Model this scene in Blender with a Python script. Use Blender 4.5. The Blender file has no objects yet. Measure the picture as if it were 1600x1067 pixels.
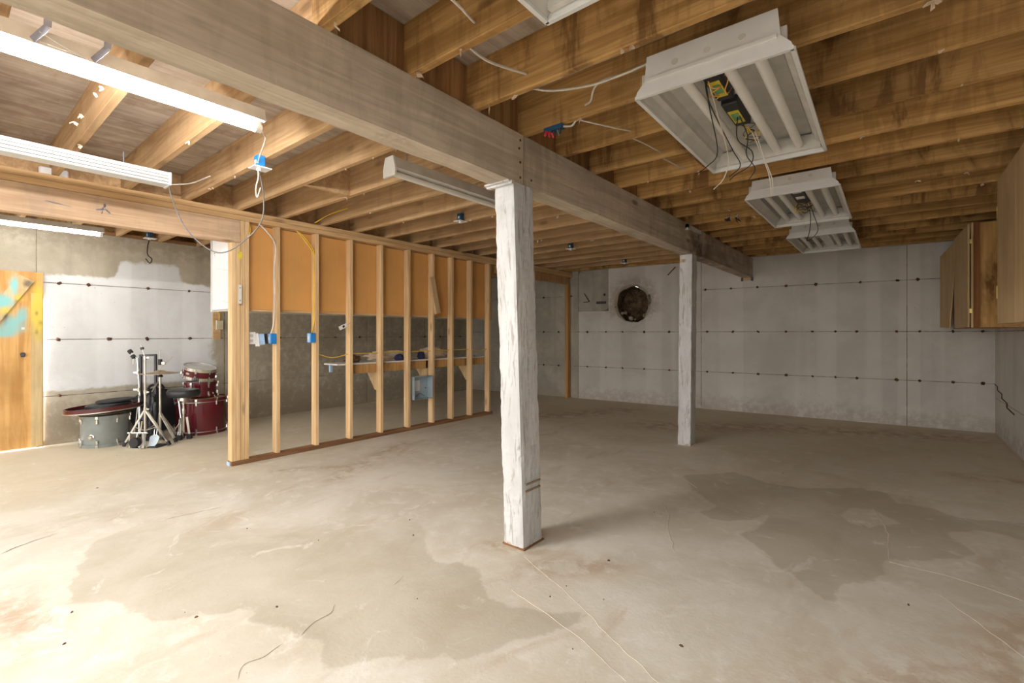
import bpy, bmesh, math, random
import numpy as np
from mathutils import Vector, Matrix, noise
random.seed(7)
SC = bpy.context.scene
COL = SC.collection
PI = math.pi
YAW = math.radians(38.96)

# ------------------------------------------------------------------ camera, world, exposure
cam = bpy.data.cameras.new('camera'); camo = bpy.data.objects.new('camera', cam); COL.objects.link(camo)
camo.location = (0, 0, 1.26); camo.rotation_euler = (PI/2, 0, YAW)
cam.sensor_width = 36; cam.lens = 733.97/1600*36; cam.shift_y = -12.9/1600
cam.clip_start = .02
SC.camera = camo
W = bpy.data.worlds.new('world'); SC.world = W; W.use_nodes = True
W.node_tree.nodes['Background'].inputs[0].default_value = (1.0, .985, .95, 1)
W.node_tree.nodes['Background'].inputs[1].default_value = 3.4
SC.view_settings.view_transform = 'Standard'; SC.view_settings.look = 'None'
SC.view_settings.exposure = 0.36; SC.view_settings.gamma = 1; SC.view_settings.use_curve_mapping = False
TUBE_MAIN = 220.0        # emission of the lit shop light over the room
TUBE_FAR = 58.0         # emission of the lit tube by the drum wall

# ------------------------------------------------------------------ helpers
OFF = {}
class MB:
    def __init__(s): s.v = []; s.f = []
    def add(s, vs, fs):
        n = len(s.v); s.v += [tuple(map(float, p)) for p in vs]; s.f += [tuple(n+i for i in q) for q in fs]; return s
    def box(s, x0, x1, y0, y1, z0, z1, m=None):
        vs = [Vector(p) for p in ((x0,y0,z0),(x1,y0,z0),(x1,y1,z0),(x0,y1,z0),(x0,y0,z1),(x1,y0,z1),(x1,y1,z1),(x0,y1,z1))]
        if m is not None: vs = [m @ p for p in vs]
        return s.add(vs, [(0,3,2,1),(4,5,6,7),(0,1,5,4),(1,2,6,5),(2,3,7,6),(3,0,4,7)])
    def obox(s, c, size, m=None):
        M_ = Matrix.Translation(c) @ (m.to_4x4() if m is not None else Matrix())
        a, b, d = (q/2 for q in size); return s.box(-a, a, -b, b, -d, d, M_)
    def bar(s, p0, p1, w, h, up=(0,0,1)):           # rectangular bar from p0 to p1
        p0, p1 = Vector(p0), Vector(p1); d = (p1-p0); L = d.length; d.normalize()
        u = Vector(up); x = d.cross(u)
        if x.length < 1e-5: x = d.cross(Vector((1,0,0)))
        x.normalize(); y = x.cross(d)
        m = Matrix((x, d, y)).transposed().to_4x4(); m.translation = (p0+p1)/2
        return s.box(-w/2, w/2, -L/2, L/2, -h/2, h/2, m)
    def tube(s, pts, r, n=8, caps=True, radii=None):
        pts = [Vector(p) for p in pts]; k = len(pts); base = len(s.v); prev = None
        for i, p in enumerate(pts):
            t = (pts[min(i+1,k-1)]-pts[max(i-1,0)])
            if t.length < 1e-9: t = Vector((0,0,1))
            t.normalize()
            if prev is None:
                a = Vector((0,0,1)) if abs(t.z) < .9 else Vector((1,0,0)); x = t.cross(a).normalized()
            else:
                x = (prev - t*prev.dot(t))
                x = x.normalized() if x.length > 1e-6 else t.orthogonal().normalized()
            prev = x; y = t.cross(x); rr = radii[i] if radii else r
            for j in range(n):
                a = 2*PI*j/n; q = p + (x*math.cos(a)+y*math.sin(a))*rr; s.v.append((q.x,q.y,q.z))
        for i in range(k-1):
            for j in range(n):
                a = base+i*n+j; b = base+i*n+(j+1) % n; s.f.append((a, b, b+n, a+n))
        if caps:
            s.f.append(tuple(base+j for j in reversed(range(n)))); s.f.append(tuple(base+(k-1)*n+j for j in range(n)))
        return s
    def lathe(s, prof, c=(0,0,0), n=32, m=None, close=False):       # prof: (r, z); m: optional tilt about c
        base = len(s.v); c = Vector(c); k = len(prof)
        for r, z in prof:
            for j in range(n):
                a = 2*PI*j/n; p = Vector((r*math.cos(a), r*math.sin(a), z))
                if m is not None: p = m @ p
                p = p + c; s.v.append((p.x,p.y,p.z))
        for i in range(k if close else k-1):
            i2 = (i+1) % k
            for j in range(n):
                j2 = (j+1) % n; s.f.append((base+i*n+j, base+i*n+j2, base+i2*n+j2, base+i2*n+j))
        if not close:
            if prof[0][0] > 1e-4: s.f.append(tuple(base+j for j in reversed(range(n))))
            if prof[-1][0] > 1e-4: s.f.append(tuple(base+(k-1)*n+j for j in range(n)))
        return s
    def prism(s, poly, axis, a0, a1):               # 2D polygon extruded along an axis (0:x 1:y 2:z)
        n = len(poly)
        def P(p, a):
            return {0:(a,p[0],p[1]), 1:(p[0],a,p[1]), 2:(p[0],p[1],a)}[axis]
        return s.add([P(p,a0) for p in poly]+[P(p,a1) for p in poly],
                     [tuple(reversed(range(n))), tuple(range(n,2*n))]+[(i,(i+1)%n,n+(i+1)%n,n+i) for i in range(n)])
    def build(s, name, mat, parent=None, bevel=0, smooth=None, local=False, origin=None):
        me = bpy.data.meshes.new(name)
        if parent is not None: off = Vector((0,0,0)) if local else OFF.get(parent.name, Vector((0,0,0)))
        else:
            if origin is None:
                a = np.array(s.v); off = Vector(((a[:,0].min()+a[:,0].max())/2, (a[:,1].min()+a[:,1].max())/2, a[:,2].min()))
            else: off = Vector(origin)
        me.from_pydata([(x-off.x, y-off.y, z-off.z) for x,y,z in s.v], [], s.f)
        bm = bmesh.new(); bm.from_mesh(me)
        bmesh.ops.recalc_face_normals(bm, faces=bm.faces)
        if bevel: bmesh.ops.bevel(bm, geom=list(bm.edges), offset=bevel, segments=1, affect='EDGES', clamp_overlap=True)
        bm.to_mesh(me); bm.free()
        if smooth is not None:
            for p in me.polygons: p.use_smooth = True
            me.set_sharp_from_angle(angle=math.radians(smooth))
        me.materials.append(mat)
        o = bpy.data.objects.new(name, me); COL.objects.link(o)
        if parent is not None: o.parent = parent
        else: o.location = off
        OFF[o.name] = off
        return o
def tag(o, label=None, cat=None, group=None, kind=None):
    if label: o['label'] = label
    if cat: o['category'] = cat
    if group: o['group'] = group
    if kind: o['kind'] = kind
    return o
def empty(name, loc, label, cat, rz=0, group=None):
    o = bpy.data.objects.new(name, None); COL.objects.link(o); o.location = loc; o.rotation_euler = (0,0,rz)
    o.empty_display_size = .1; OFF[o.name] = Vector(loc); return tag(o, label, cat, group)
def smoothpath(pts, n=6):                            # Catmull-Rom
    P = [Vector(p) for p in pts]; P = [P[0]*2-P[1]]+P+[P[-1]*2-P[-2]]; out = []
    for i in range(1, len(P)-2):
        for k in range(n):
            t = k/n; a,b,c,d = P[i-1:i+3]
            out.append(.5*((2*b)+(c-a)*t+(2*a-5*b+4*c-d)*t*t+(3*b-a-3*c+d)*t**3))
    out.append(P[-2]); return out

# ------------------------------------------------------------------ materials
class NT:
    def __init__(s, name):
        s.m = bpy.data.materials.new(name); s.m.use_nodes = True; s.t = s.m.node_tree; s.b = s.t.nodes['Principled BSDF']
    def n(s, typ, **kw):
        x = s.t.nodes.new(typ)
        for k, v in kw.items():
            if k.startswith('i_'):
                key = k[2:]; key = int(key) if key.isdigit() else key
                if isinstance(v, bpy.types.NodeSocket): s.t.links.new(v, x.inputs[key])
                else: x.inputs[key].default_value = v
            else: setattr(x, k, v)
        return x
    def l(s, a, b): s.t.links.new(a, b)
    def math(s, op, a, b=0.0, c=None, clamp=False):
        x = s.n('ShaderNodeMath', operation=op, use_clamp=clamp)
        for i, v in enumerate((a, b) if c is None else (a, b, c)):
            if isinstance(v, bpy.types.NodeSocket): s.l(v, x.inputs[i])
            else: x.inputs[i].default_value = v
        return x.outputs[0]
    def mix(s, fac, a, b, mode='MIX'):
        x = s.n('ShaderNodeMix', data_type='RGBA', blend_type=mode)
        for k, v in ((0, fac), (6, a), (7, b)):
            if isinstance(v, bpy.types.NodeSocket): s.l(v, x.inputs[k])
            else: x.inputs[k].default_value = (tuple(v)+(1,))[:4] if k else v
        return x.outputs[2]
    def sstep(s, x, lo, hi):
        r = s.n('ShaderNodeMapRange', interpolation_type='SMOOTHSTEP')
        s.l(x, r.inputs[0]); r.inputs[1].default_value = lo; r.inputs[2].default_value = hi
        return r.outputs[0]
    def coords(s, rnd=True):
        v = s.n('ShaderNodeTexCoord').outputs['Object']
        if rnd:
            oi = s.n('ShaderNodeObjectInfo').outputs['Random']
            a = s.n('ShaderNodeVectorMath', operation='SCALE'); a.inputs[0].default_value = (37.1, 51.7, 23.3); s.l(oi, a.inputs['Scale'])
            b = s.n('ShaderNodeVectorMath', operation='ADD'); s.l(v, b.inputs[0]); s.l(a.outputs[0], b.inputs[1]); v = b.outputs[0]; s.rnd = oi
        return v
    def noise(s, v, scale=(1,1,1), sc=1.0, detail=4, rough=.55, dist=0.0):
        mp = s.n('ShaderNodeMapping'); s.l(v, mp.inputs[0]); mp.inputs['Scale'].default_value = scale
        x = s.n('ShaderNodeTexNoise'); s.l(mp.outputs[0], x.inputs['Vector']); x.inputs['Scale'].default_value = sc
        x.inputs['Detail'].default_value = detail; x.inputs['Roughness'].default_value = rough; x.inputs['Distortion'].default_value = dist
        return x.outputs[0]
    def attr(s, name): return s.n('ShaderNodeAttribute', attribute_name=name).outputs['Fac']
    def finish(s, col, rough=.8, bump=None, strength=.3, dist=.01, spec=.3):
        if isinstance(col, bpy.types.NodeSocket): s.l(col, s.b.inputs['Base Color'])
        else: s.b.inputs['Base Color'].default_value = (tuple(col)+(1,))[:4]
        if isinstance(rough, bpy.types.NodeSocket): s.l(rough, s.b.inputs['Roughness'])
        else: s.b.inputs['Roughness'].default_value = rough
        s.b.inputs['Specular IOR Level'].default_value = spec
        if bump is not None:
            bp = s.n('ShaderNodeBump'); bp.inputs['Strength'].default_value = strength; bp.inputs['Distance'].default_value = dist
            s.l(bump, bp.inputs['Height']); s.l(bp.outputs[0], s.b.inputs['Normal'])
        return s.m
def plain(name, col, rough=.5, metal=0, spec=.5, var=.12):
    t = NT(name); v = t.coords(); nz = t.noise(v, sc=9, detail=4)
    c = t.mix(t.sstep(nz, .3, .75), tuple(x*(1-var) for x in col), tuple(min(1, x*(1+var)) for x in col))
    t.b.inputs['Metallic'].default_value = metal
    return t.finish(c, rough, spec=spec)
def wood(name, dark, light, axis, stain=0.0, stain_col=(.10,.055,.028), knots=.6, rough=.78, vary=.25, stain_axis=2, fine=1.0, bump=.25, attr=None):
    t = NT(name); v = t.coords()
    sc = [16*fine]*3; sc[axis] = .9
    g = t.noise(v, tuple(sc), 1, 6, .6, .9)
    sc2 = [60*fine]*3; sc2[axis] = 2.0
    g2 = t.noise(v, tuple(sc2), 1, 3, .6, .3)
    gm = t.math('ADD', t.math('MULTIPLY', g, .7), t.math('MULTIPLY', g2, .3))
    c = t.mix(t.sstep(gm, .36, .66), dark, light)
    big = t.noise(v, (1.3,1.3,1.3), 1, 3)
    c = t.mix(t.math('MULTIPLY', t.sstep(big, .45, .8), .35), c, tuple(x*.55 for x in dark))
    if knots:
        mp = t.n('ShaderNodeMapping'); t.l(v, mp.inputs[0]); ks = [5.5]*3; ks[axis] = 1.9; mp.inputs['Scale'].default_value = ks
        vo = t.n('ShaderNodeTexVoronoi', voronoi_dimensions='3D'); t.l(mp.outputs[0], vo.inputs['Vector']); vo.inputs['Scale'].default_value = 1
        k = t.math('SUBTRACT', 1.0, t.sstep(vo.outputs['Distance'], .05, .17))
        c = t.mix(t.math('MULTIPLY', k, knots), c, tuple(x*.3 for x in dark))
    if stain:
        ss = [5.0]*3; ss[stain_axis] = 1.1
        a = t.noise(v, tuple(ss), 1, 5, .65, .5); b = t.noise(v, (1,1,1), .9, 2)
        m = t.math('MULTIPLY', t.sstep(a, .50, .62), t.sstep(b, .36, .56))
        ring = t.math('MULTIPLY', t.sstep(a, .46, .53), t.math('SUBTRACT', 1.0, t.sstep(a, .53, .60)))
        m = t.math('MAXIMUM', m, t.math('MULTIPLY', ring, .35))
        c = t.mix(t.math('MULTIPLY', m, stain), c, stain_col)
    if attr:
        an = t.noise(v, (6,4,6), 1, 5, .6)
        c = t.mix(t.math('MULTIPLY', t.math('MULTIPLY', t.attr(attr), t.sstep(an, .36, .6)), .8), c, tuple(x*.5 for x in stain_col))
    rv = t.math('ADD', t.math('MULTIPLY', t.rnd, vary), 1-vary*.6)
    mm = t.n('ShaderNodeVectorMath', operation='SCALE'); t.l(c, mm.inputs[0]); t.l(rv, mm.inputs['Scale'])
    return t.finish(mm.outputs[0], rough, gm, bump, .004, spec=.2)
M = {}
M['joist'] = wood('joist_fir', (.42,.228,.074), (.75,.455,.18), 0, stain=.75, stain_col=(.15,.068,.024), knots=.7, vary=.3)
M['joist_left'] = wood('joist_fir_pale', (.44,.27,.135), (.62,.42,.23), 0, stain=.3, stain_col=(.25,.15,.08), knots=.5, vary=.2)
M['block'] = wood('blocking_board', (.27,.135,.055), (.46,.26,.115), 2, stain=.5, knots=.4)
M['ply'] = wood('subfloor_plywood', (.34,.275,.21), (.50,.425,.355), 1, stain=.4, stain_col=(.2,.13,.08), knots=.2)
M['beam'] = wood('weathered_beam', (.45,.375,.285), (.66,.56,.44), 1, stain=.35, stain_col=(.2,.145,.1), knots=.8, vary=0, fine=.8, attr='soak')
M['stud'] = wood('stud_pine', (.60,.385,.19), (.80,.575,.33), 2, knots=.55, vary=.14)
M['plate'] = wood('plate_pine', (.52,.32,.15), (.72,.48,.25), 1, knots=.5, vary=.1)
M['treated'] = wood('treated_sill', (.20,.10,.048), (.34,.18,.085), 1, knots=.3, vary=0)
M['header'] = wood('header_fir', (.52,.345,.215), (.70,.50,.33), 1, stain=.35, stain_col=(.36,.27,.2), knots=.8, vary=0)
M['postwood'] = wood('old_post_fir', (.42,.22,.085), (.58,.34,.15), 2, knots=.4)
M['hardboard'] = wood('brown_hardboard', (.675,.352,.113), (.695,.366,.12), 2, knots=0, vary=.02, fine=3, bump=.0)
M['cabply'] = wood('cabinet_plywood', (.52,.35,.175), (.64,.46,.255), 2, knots=.12, vary=.05)
M['cabstain'] = wood('stained_plywood', (.46,.25,.085), (.62,.37,.14), 2, stain=.85, stain_col=(.14,.06,.02), knots=.3, vary=0)
M['trim_red'] = wood('red_brown_trim', (.22,.085,.03), (.34,.14,.05), 2, knots=0)
M['chip'] = wood('wood_splinter', (.45,.3,.16), (.6,.42,.24), 0, knots=0)
M['white_metal'] = plain('white_enamel', (.68,.67,.645), .38, var=.05)
M['dirty_white'] = plain('dusty_white_enamel', (.58,.555,.505), .5, var=.1)
M['tube_off'] = plain('fluorescent_glass', (.76,.73,.67), .25, var=.03)
M['grey_metal'] = plain('galvanised_grey', (.40,.47,.52), .4, .2, var=.08)
M['dark_metal'] = plain('dark_metal', (.07,.07,.075), .5, .6)
M['chrome'] = plain('chrome', (.78,.78,.77), .16, 1, var=.06)
M['dull_chrome'] = plain('dull_chrome', (.62,.59,.53), .35, .9, var=.15)
M['brass'] = plain('brass', (.80,.60,.22), .3, 1)
M['rust'] = plain('rusty_iron', (.105,.05,.026), .9, .1, var=.5)
M['blue'] = plain('blue_plastic', (.02,.23,.62), .4)
M['blue_dark'] = plain('teal_plastic', (.02,.09,.19), .45)
M['blue_pale'] = plain('pale_blue_plastic', (.42,.60,.85), .4)
M['red_plastic'] = plain('red_plastic', (.6,.04,.05), .4)
M['white_plastic'] = plain('white_plastic', (.82,.82,.82), .4, var=.03)
M['beige_plastic'] = plain('beige_plastic', (.62,.55,.38), .5)
M['black_plastic'] = plain('black_plastic', (.018,.018,.02), .45)
M['rubber'] = plain('black_rubber', (.022,.022,.024), .7)
M['black_vinyl'] = plain('black_vinyl', (.022,.023,.026), .42)
M['cable_white'] = plain('white_cable', (.70,.64,.55), .5)
M['cable_grey'] = plain('grey_cord', (.17,.16,.155), .5)
M['cable_yellow'] = plain('yellow_cable', (.80,.53,.06), .45)
M['wire_orange'] = plain('orange_wire', (.75,.36,.06), .45)
M['wire_black'] = plain('black_wire', (.02,.02,.02), .45)
M['label_yellow'] = plain('yellow_sticker', (.72,.58,.05), .5, var=.2)
M['label_green'] = plain('green_sticker', (.17,.36,.16), .5, var=.25)
M['drum_red'] = plain('burgundy_lacquer', (.115,.008,.016), .12, spec=.6, var=.08)
M['drum_grey'] = plain('grey_drum_wrap', (.215,.235,.22), .35, var=.1)
M['hoop_red'] = plain('dark_red_hoop', (.085,.016,.016), .25)
M['wood_edge'] = plain('pale_wood_edge', (.50,.36,.16), .5)
M['head_white'] = plain('drum_head_skin', (.72,.71,.68), .45)
M['bronze'] = plain('tarnished_bronze', (.47,.36,.25), .38, .75, var=.2)
M['cloth'] = plain('canvas_cloth', (.74,.61,.46), .95, var=.2)
M['cloth_navy'] = plain('navy_cloth', (.03,.03,.09), .9)
M['cloth_brown'] = plain('brown_cloth', (.20,.115,.07), .9, var=.3)
M['strap'] = plain('grey_strap', (.20,.20,.24), .6)
M['cobweb'] = plain('dusty_web', (.7,.7,.7), .9)
M['paper'] = plain('paper_tag', (.82,.80,.75), .8, var=.03)
M['splinter'] = plain('torn_fibre', (.72,.56,.40), .9, var=.2)
M['earth'] = None
def emit(name, col, st):
    t = NT(name); t.b.inputs['Base Color'].default_value = (.8,.8,.8,1)
    t.b.inputs['Emission Color'].default_value = (*col,1); t.b.inputs['Emission Strength'].default_value = st; return t.m
M['tube_on'] = emit('lit_diffuser', (1,.985,.97), TUBE_MAIN)
M['tube_on_far'] = emit('lit_tube', (1,.985,.96), TUBE_FAR)

def m_floor():
    t = NT('concrete_floor'); v = t.coords(False)
    d = t.attr('damp'); far_light_tint = t.attr('old')
    n1 = t.noise(v, sc=1.3, detail=8, rough=.65, dist=.4); n2 = t.noise(v, sc=7, detail=8, rough=.7, dist=.3); n3 = t.noise(v, sc=60, detail=4, rough=.7)
    n4 = t.noise(v, (1,.35,1), 2.6, 6, .62, 1.2)
    c = t.mix(t.sstep(n1, .34, .66), (.59,.53,.425), (.71,.665,.58))
    c = t.mix(t.math('MULTIPLY', t.sstep(n2, .50, .68), .55), c, (.785,.745,.675))
    c = t.mix(t.math('MULTIPLY', t.sstep(n4, .56, .72), .42), c, (.47,.345,.225))
    c = t.mix(t.math('MULTIPLY', far_light_tint, .55), c, (.72,.61,.42))  # yellow-brown tint of the far floor, lightened in place of light missing there
    e = t.math('ADD', d, t.math('MULTIPLY', t.math('SUBTRACT', n2, .5), .16))
    dm = t.sstep(e, -.012, .014)
    dm = t.math('MULTIPLY', t.math('MULTIPLY', dm, .72), t.math('SUBTRACT', 1.0, t.attr('dry')))
    damp = t.mix(t.sstep(n1, .35, .65), (.425,.37,.275), (.51,.46,.36))
    c = t.mix(dm, c, damp)
    c = t.mix(t.math('MULTIPLY', t.sstep(n3, .62, .72), .28), c, (.33,.26,.19))
    sp = t.n('ShaderNodeTexVoronoi'); t.l(v, sp.inputs['Vector']); sp.inputs['Scale'].default_value = 13
    spk = t.math('SUBTRACT', 1.0, t.sstep(sp.outputs['Distance'], .018, .05))
    c = t.mix(t.math('MULTIPLY', spk, .6), c, (.2,.15,.1))
    sk = t.math('MULTIPLY', t.attr('stain'), t.sstep(n2, .40, .62))
    c = t.mix(t.math('MULTIPLY', sk, .7), c, (.40,.26,.145))
    wsp = t.noise(v, (1,1,1), 3.2, 9, .72, 1.6)
    c = t.mix(t.math('MULTIPLY', t.sstep(wsp, .57, .68), .45), c, (.86,.82,.76))
    r = t.math('SUBTRACT', .78, t.math('MULTIPLY', dm, .2))
    h = t.math('ADD', t.math('MULTIPLY', n2, .7), t.math('MULTIPLY', n3, .3))
    return t.finish(c, r, h, .25, .012, spec=.28)
M['floor'] = m_floor()
def m_wall(name, bare_a, bare_b, paint_a, paint_b, dirt_col):
    t = NT(name); v = t.coords(False); p = t.attr('paint'); dirt = t.attr('dirt')
    n1 = t.noise(v, sc=1.6, detail=7, rough=.65, dist=.3); n2 = t.noise(v, sc=11, detail=7, rough=.68); ns = t.noise(v, (7,7,.25), 1, 4, .5)
    bare = t.mix(t.sstep(n1, .35, .66), bare_a, bare_b); bare = t.mix(t.math('MULTIPLY', t.sstep(ns, .45, .7), .3), bare, tuple(x*.72 for x in bare_a))
    pa = t.mix(t.sstep(n1, .35, .66), paint_a, paint_b)
    pm = t.sstep(t.math('ADD', p, t.math('ADD', t.math('MULTIPLY', t.math('SUBTRACT', n2, .5), .6), t.math('MULTIPLY', t.math('SUBTRACT', n1, .5), .9))), .34, .62)
    ns2 = t.noise(v, (2.6,2.6,.06), 1, 3, .5)
    pa = t.mix(t.math('MULTIPLY', t.sstep(ns2, .50, .58), .35), pa, tuple(min(1, x*1.16) for x in paint_b))
    c = t.mix(pm, bare, pa)
    dd = t.math('MULTIPLY', dirt, t.sstep(t.math('ADD', n2, t.math('MULTIPLY', dirt, .25)), .46, .72))
    c = t.mix(t.math('MULTIPLY', dd, .85), c, dirt_col)
    for sc_, th, st in ((9, .05, .75), (22, .06, .45)):
        mp = t.n('ShaderNodeMapping'); t.l(v, mp.inputs[0]); mp.inputs['Scale'].default_value = (1,1,1.7)
        vo = t.n('ShaderNodeTexVoronoi'); t.l(mp.outputs[0], vo.inputs['Vector']); vo.inputs['Scale'].default_value = sc_
        spk = t.math('SUBTRACT', 1.0, t.sstep(vo.outputs['Distance'], th*.5, th*1.5))
        gate = t.sstep(n1, .42, .60)
        c = t.mix(t.math('MULTIPLY', t.math('MULTIPLY', spk, gate), st), c, (.16,.125,.09))
    return t.finish(c, .88, n2, .22, .012, spec=.15)
M['wall_left'] = m_wall('bare_concrete_left', (.42,.375,.29), (.55,.50,.40), (.66,.67,.67), (.75,.765,.77), (.27,.215,.15))
M['wall_back'] = m_wall('painted_concrete_back', (.36,.33,.27), (.48,.44,.37), (.57,.53,.485), (.66,.62,.575), (.34,.27,.195))
def m_groove():
    t = NT('joint_concrete'); v = t.coords(False); n2 = t.noise(v, sc=9, detail=5)
    return t.finish(t.mix(t.sstep(n2,.4,.6), (.13,.105,.08), (.38,.33,.27)), .95, n2, .3)
M['joint'] = m_groove()
def m_post():
    t = NT('chipped_white_paint'); v = t.coords()
    g = t.noise(v, (45,45,5), 1, 5, .65, .6); b = t.noise(v, (6,6,2.2), 1, 5, .6)
    c = t.mix(t.sstep(b, .3, .7), (.52,.51,.50), (.63,.625,.62))
    c = t.mix(t.math('MULTIPLY', t.sstep(g, .53, .66), .8), c, (.33,.30,.27))
    wear = t.attr('wear')
    wm = t.sstep(t.math('ADD', wear, t.math('MULTIPLY', t.math('SUBTRACT', b, .5), 1.6)), .55, .75)
    c = t.mix(wm, c, t.mix(t.sstep(g, .4, .6), (.36,.24,.13), (.56,.45,.33)))
    return t.finish(c, .75, g, .7, .006, spec=.2)
M['post'] = m_post()
def m_earth():
    t = NT('earth_and_rubble'); v = t.coords(False); a = t.noise(v, sc=9, detail=8, rough=.7); b = t.noise(v, sc=40, detail=4)
    c = t.mix(t.sstep(a, .35, .65), (.05,.032,.02), (.19,.125,.075)); c = t.mix(t.sstep(b, .62, .75), c, (.4,.32,.23))
    return t.finish(c, .95, a, .8, .03, spec=.1)
M['earth'] = m_earth()
def m_chip():
    t = NT('broken_concrete'); v = t.coords(False); a = t.noise(v, sc=14, detail=8, rough=.7)
    return t.finish(t.mix(t.sstep(a,.38,.62), (.28,.22,.16), (.52,.46,.38)), .95, a, .7, .03, spec=.1)
M['broken'] = m_chip()
def m_door(name, A_, B_):
    t = NT(name); v = t.coords(False)
    g = t.noise(v, (30,14,.9), 1, 6, .6, .8); b = t.noise(v, sc=2.5, detail=5)
    c = t.mix(t.sstep(g, .35, .66), A_, B_); c = t.mix(t.math('MULTIPLY', t.sstep(b,.45,.7), .4), c, tuple(x*.65 for x in A_))
    n = t.noise(v, sc=9, detail=6)
    for at, col in (('teal', (.20,.58,.62)), ('yellow', (.72,.56,.08)), ('black', (.10,.085,.075))):
        a = t.attr(at); k = t.sstep(t.math('ADD', a, t.math('MULTIPLY', t.math('SUBTRACT', n, .5), .7)), .12, .95)
        c = t.mix(t.math('MULTIPLY', k, .85), c, col)
    return t.finish(c, .75, g, .2, .004, spec=.2)
M['door'] = m_door('spray_painted_plywood', (.50,.265,.085), (.70,.43,.17)); M['door_trim'] = m_door('spray_painted_board', (.55,.40,.20), (.68,.52,.29))

# ------------------------------------------------------------------ floor
JB, JT = 2.44, 2.685
LX, RX, FRONT = -7.384, 1.019, -1.6
def wy(x): return 8.3474 + .0909*x               # the far wall is a few degrees off square
POLY = [
 [(-3.34,.48),(-3.12,.42),(-2.97,.39),(-2.92,.48),(-2.82,.55),(-2.7,.57),(-2.66,.55),(-2.62,.6),(-2.55,.6),(-2.44,.66),(-2.42,.75),(-2.34,.83),(-2.3,.91),(-2.17,.89),(-2.01,.96),(-1.92,.97),(-1.85,1.0),(-1.74,.95),(-1.65,.92),(-1.6,1.01),(-1.53,1.1),(-1.42,1.17),(-1.36,1.28),(-1.28,1.27),(-1.25,1.35),(-1.21,1.5),(-1.14,1.6),(-1.08,1.72),(-1.06,1.85),(-1.23,1.76),(-1.37,1.67),(-1.52,1.68),(-1.74,1.85),(-1.85,1.84),(-1.95,1.74),(-2.13,1.83),(-2.31,1.98),(-2.64,2.12),(-3.44,1.89),(-3.83,1.36),(-3.94,1.0),(-3.76,.63)],
 [(-1.43,4.2),(-1.1,4.59),(-.81,4.42),(-.58,4.45),(-.18,4.77),(-.03,4.74),(.02,4.52),(.2,4.54),(.36,4.4),(.68,4.56),(.9,4.6),(.9,4.3),(.62,4.17),(.55,4.23),(.46,4.22),(.26,4.05),(.32,3.87),(.37,3.7),(.27,3.6),(.16,3.46),(-.01,3.35),(-.05,3.27),(-.02,3.16),(-.11,2.97),(-.21,2.88),(-.21,2.73),(-.24,2.64),(-.32,2.72),(-.45,2.86),(-.59,3.03),(-.73,3.19),(-.65,3.45),(-.67,3.64),(-.75,3.47),(-.83,3.37),(-.96,3.33),(-1.05,3.41),(-.99,3.61),(-1.26,3.85)]]
HOLE = [(-.28,3.96),(-.23,4.15),(-.1,4.25),(.05,4.03),(-.12,3.84),(-.21,3.87)]
def sdf(px, py, poly):
    d = np.full(px.shape, 1e9); ins = np.zeros(px.shape, bool); n = len(poly)
    for i in range(n):
        ax, ay = poly[i]; bx, by = poly[(i+1) % n]; ex, ey = bx-ax, by-ay
        t = np.clip(((px-ax)*ex+(py-ay)*ey)/(ex*ex+ey*ey+1e-12), 0, 1)
        d = np.minimum(d, np.hypot(px-ax-t*ex, py-ay-t*ey))
        c = ((ay > py) != (by > py)) & (px < (bx-ax)*(py-ay)/((by-ay) if by != ay else 1e-9)+ax); ins ^= c
    return np.where(ins, d, -d)
def set_attr(me, name, arr):
    a = me.attributes.new(name, 'FLOAT', 'POINT'); a.data.foreach_set('value', np.asarray(arr, dtype=np.float32))
xs = np.arange(-7.6, 1.3, .035); ys = np.arange(FRONT, 8.75, .035)
gx, gy = np.meshgrid(xs, ys); nx, ny = len(xs), len(ys)
vv = np.stack([gx.ravel(), gy.ravel(), np.zeros(nx*ny)], 1)
idx = np.arange(nx*ny).reshape(ny, nx)
fc = np.stack([idx[:-1,:-1].ravel(), idx[:-1,1:].ravel(), idx[1:,1:].ravel(), idx[1:,:-1].ravel()], 1)
me = bpy.data.meshes.new('floor'); me.from_pydata(vv.tolist(), [], fc.tolist())
d = np.maximum(sdf(vv[:,0], vv[:,1], POLY[0]), np.minimum(sdf(vv[:,0], vv[:,1], POLY[1]), -sdf(vv[:,0], vv[:,1], HOLE)))
set_attr(me, 'damp', np.clip(d, -.5, .5))
dep = np.clip((-.629*vv[:,0]+.777*vv[:,1]-2.45)/1.0, 0, 1); p1 = sdf(vv[:,0], vv[:,1], POLY[0]) > -.1
set_attr(me, 'dry', np.where(p1, dep*dep*(3-2*dep)*.95, 0))      # the left patch dries out towards the stud wall
def plined(px, py, pts):
    d_ = np.full(px.shape, 1e9)
    for (ax, ay), (bx, by) in zip(pts[:-1], pts[1:]):
        ex, ey = bx-ax, by-ay; t = np.clip(((px-ax)*ex+(py-ay)*ey)/(ex*ex+ey*ey), 0, 1); d_ = np.minimum(d_, np.hypot(px-ax-t*ex, py-ay-t*ey))
    return d_
st = np.zeros(len(vv))
for pts, w in (([(-3.75,2.2),(-4.05,2.75),(-4.35,3.4)], .12), ([(.4,5.70),(.68,5.76),(1.0,5.86)], .10), ([(-1.85,2.1),(-1.6,2.2)], .10), ([(-1.5,2.0),(-1.2,2.3)], .12), ([(-.1,1.9),(.35,2.4),(.5,2.9)], .25), ([(-2.9,.25),(-3.3,.2)], .12), ([(-4.4,2.0),(-3.9,2.6)], .08), ([(-2.5,6.2),(-1.0,7.2),(.6,7.8)], .35), ([(-4.2,5.6),(-3.4,7.2)], .3)):
    st = np.maximum(st, np.exp(-(plined(vv[:,0], vv[:,1], pts)/w)**2))
set_attr(me, 'stain', st)
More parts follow.
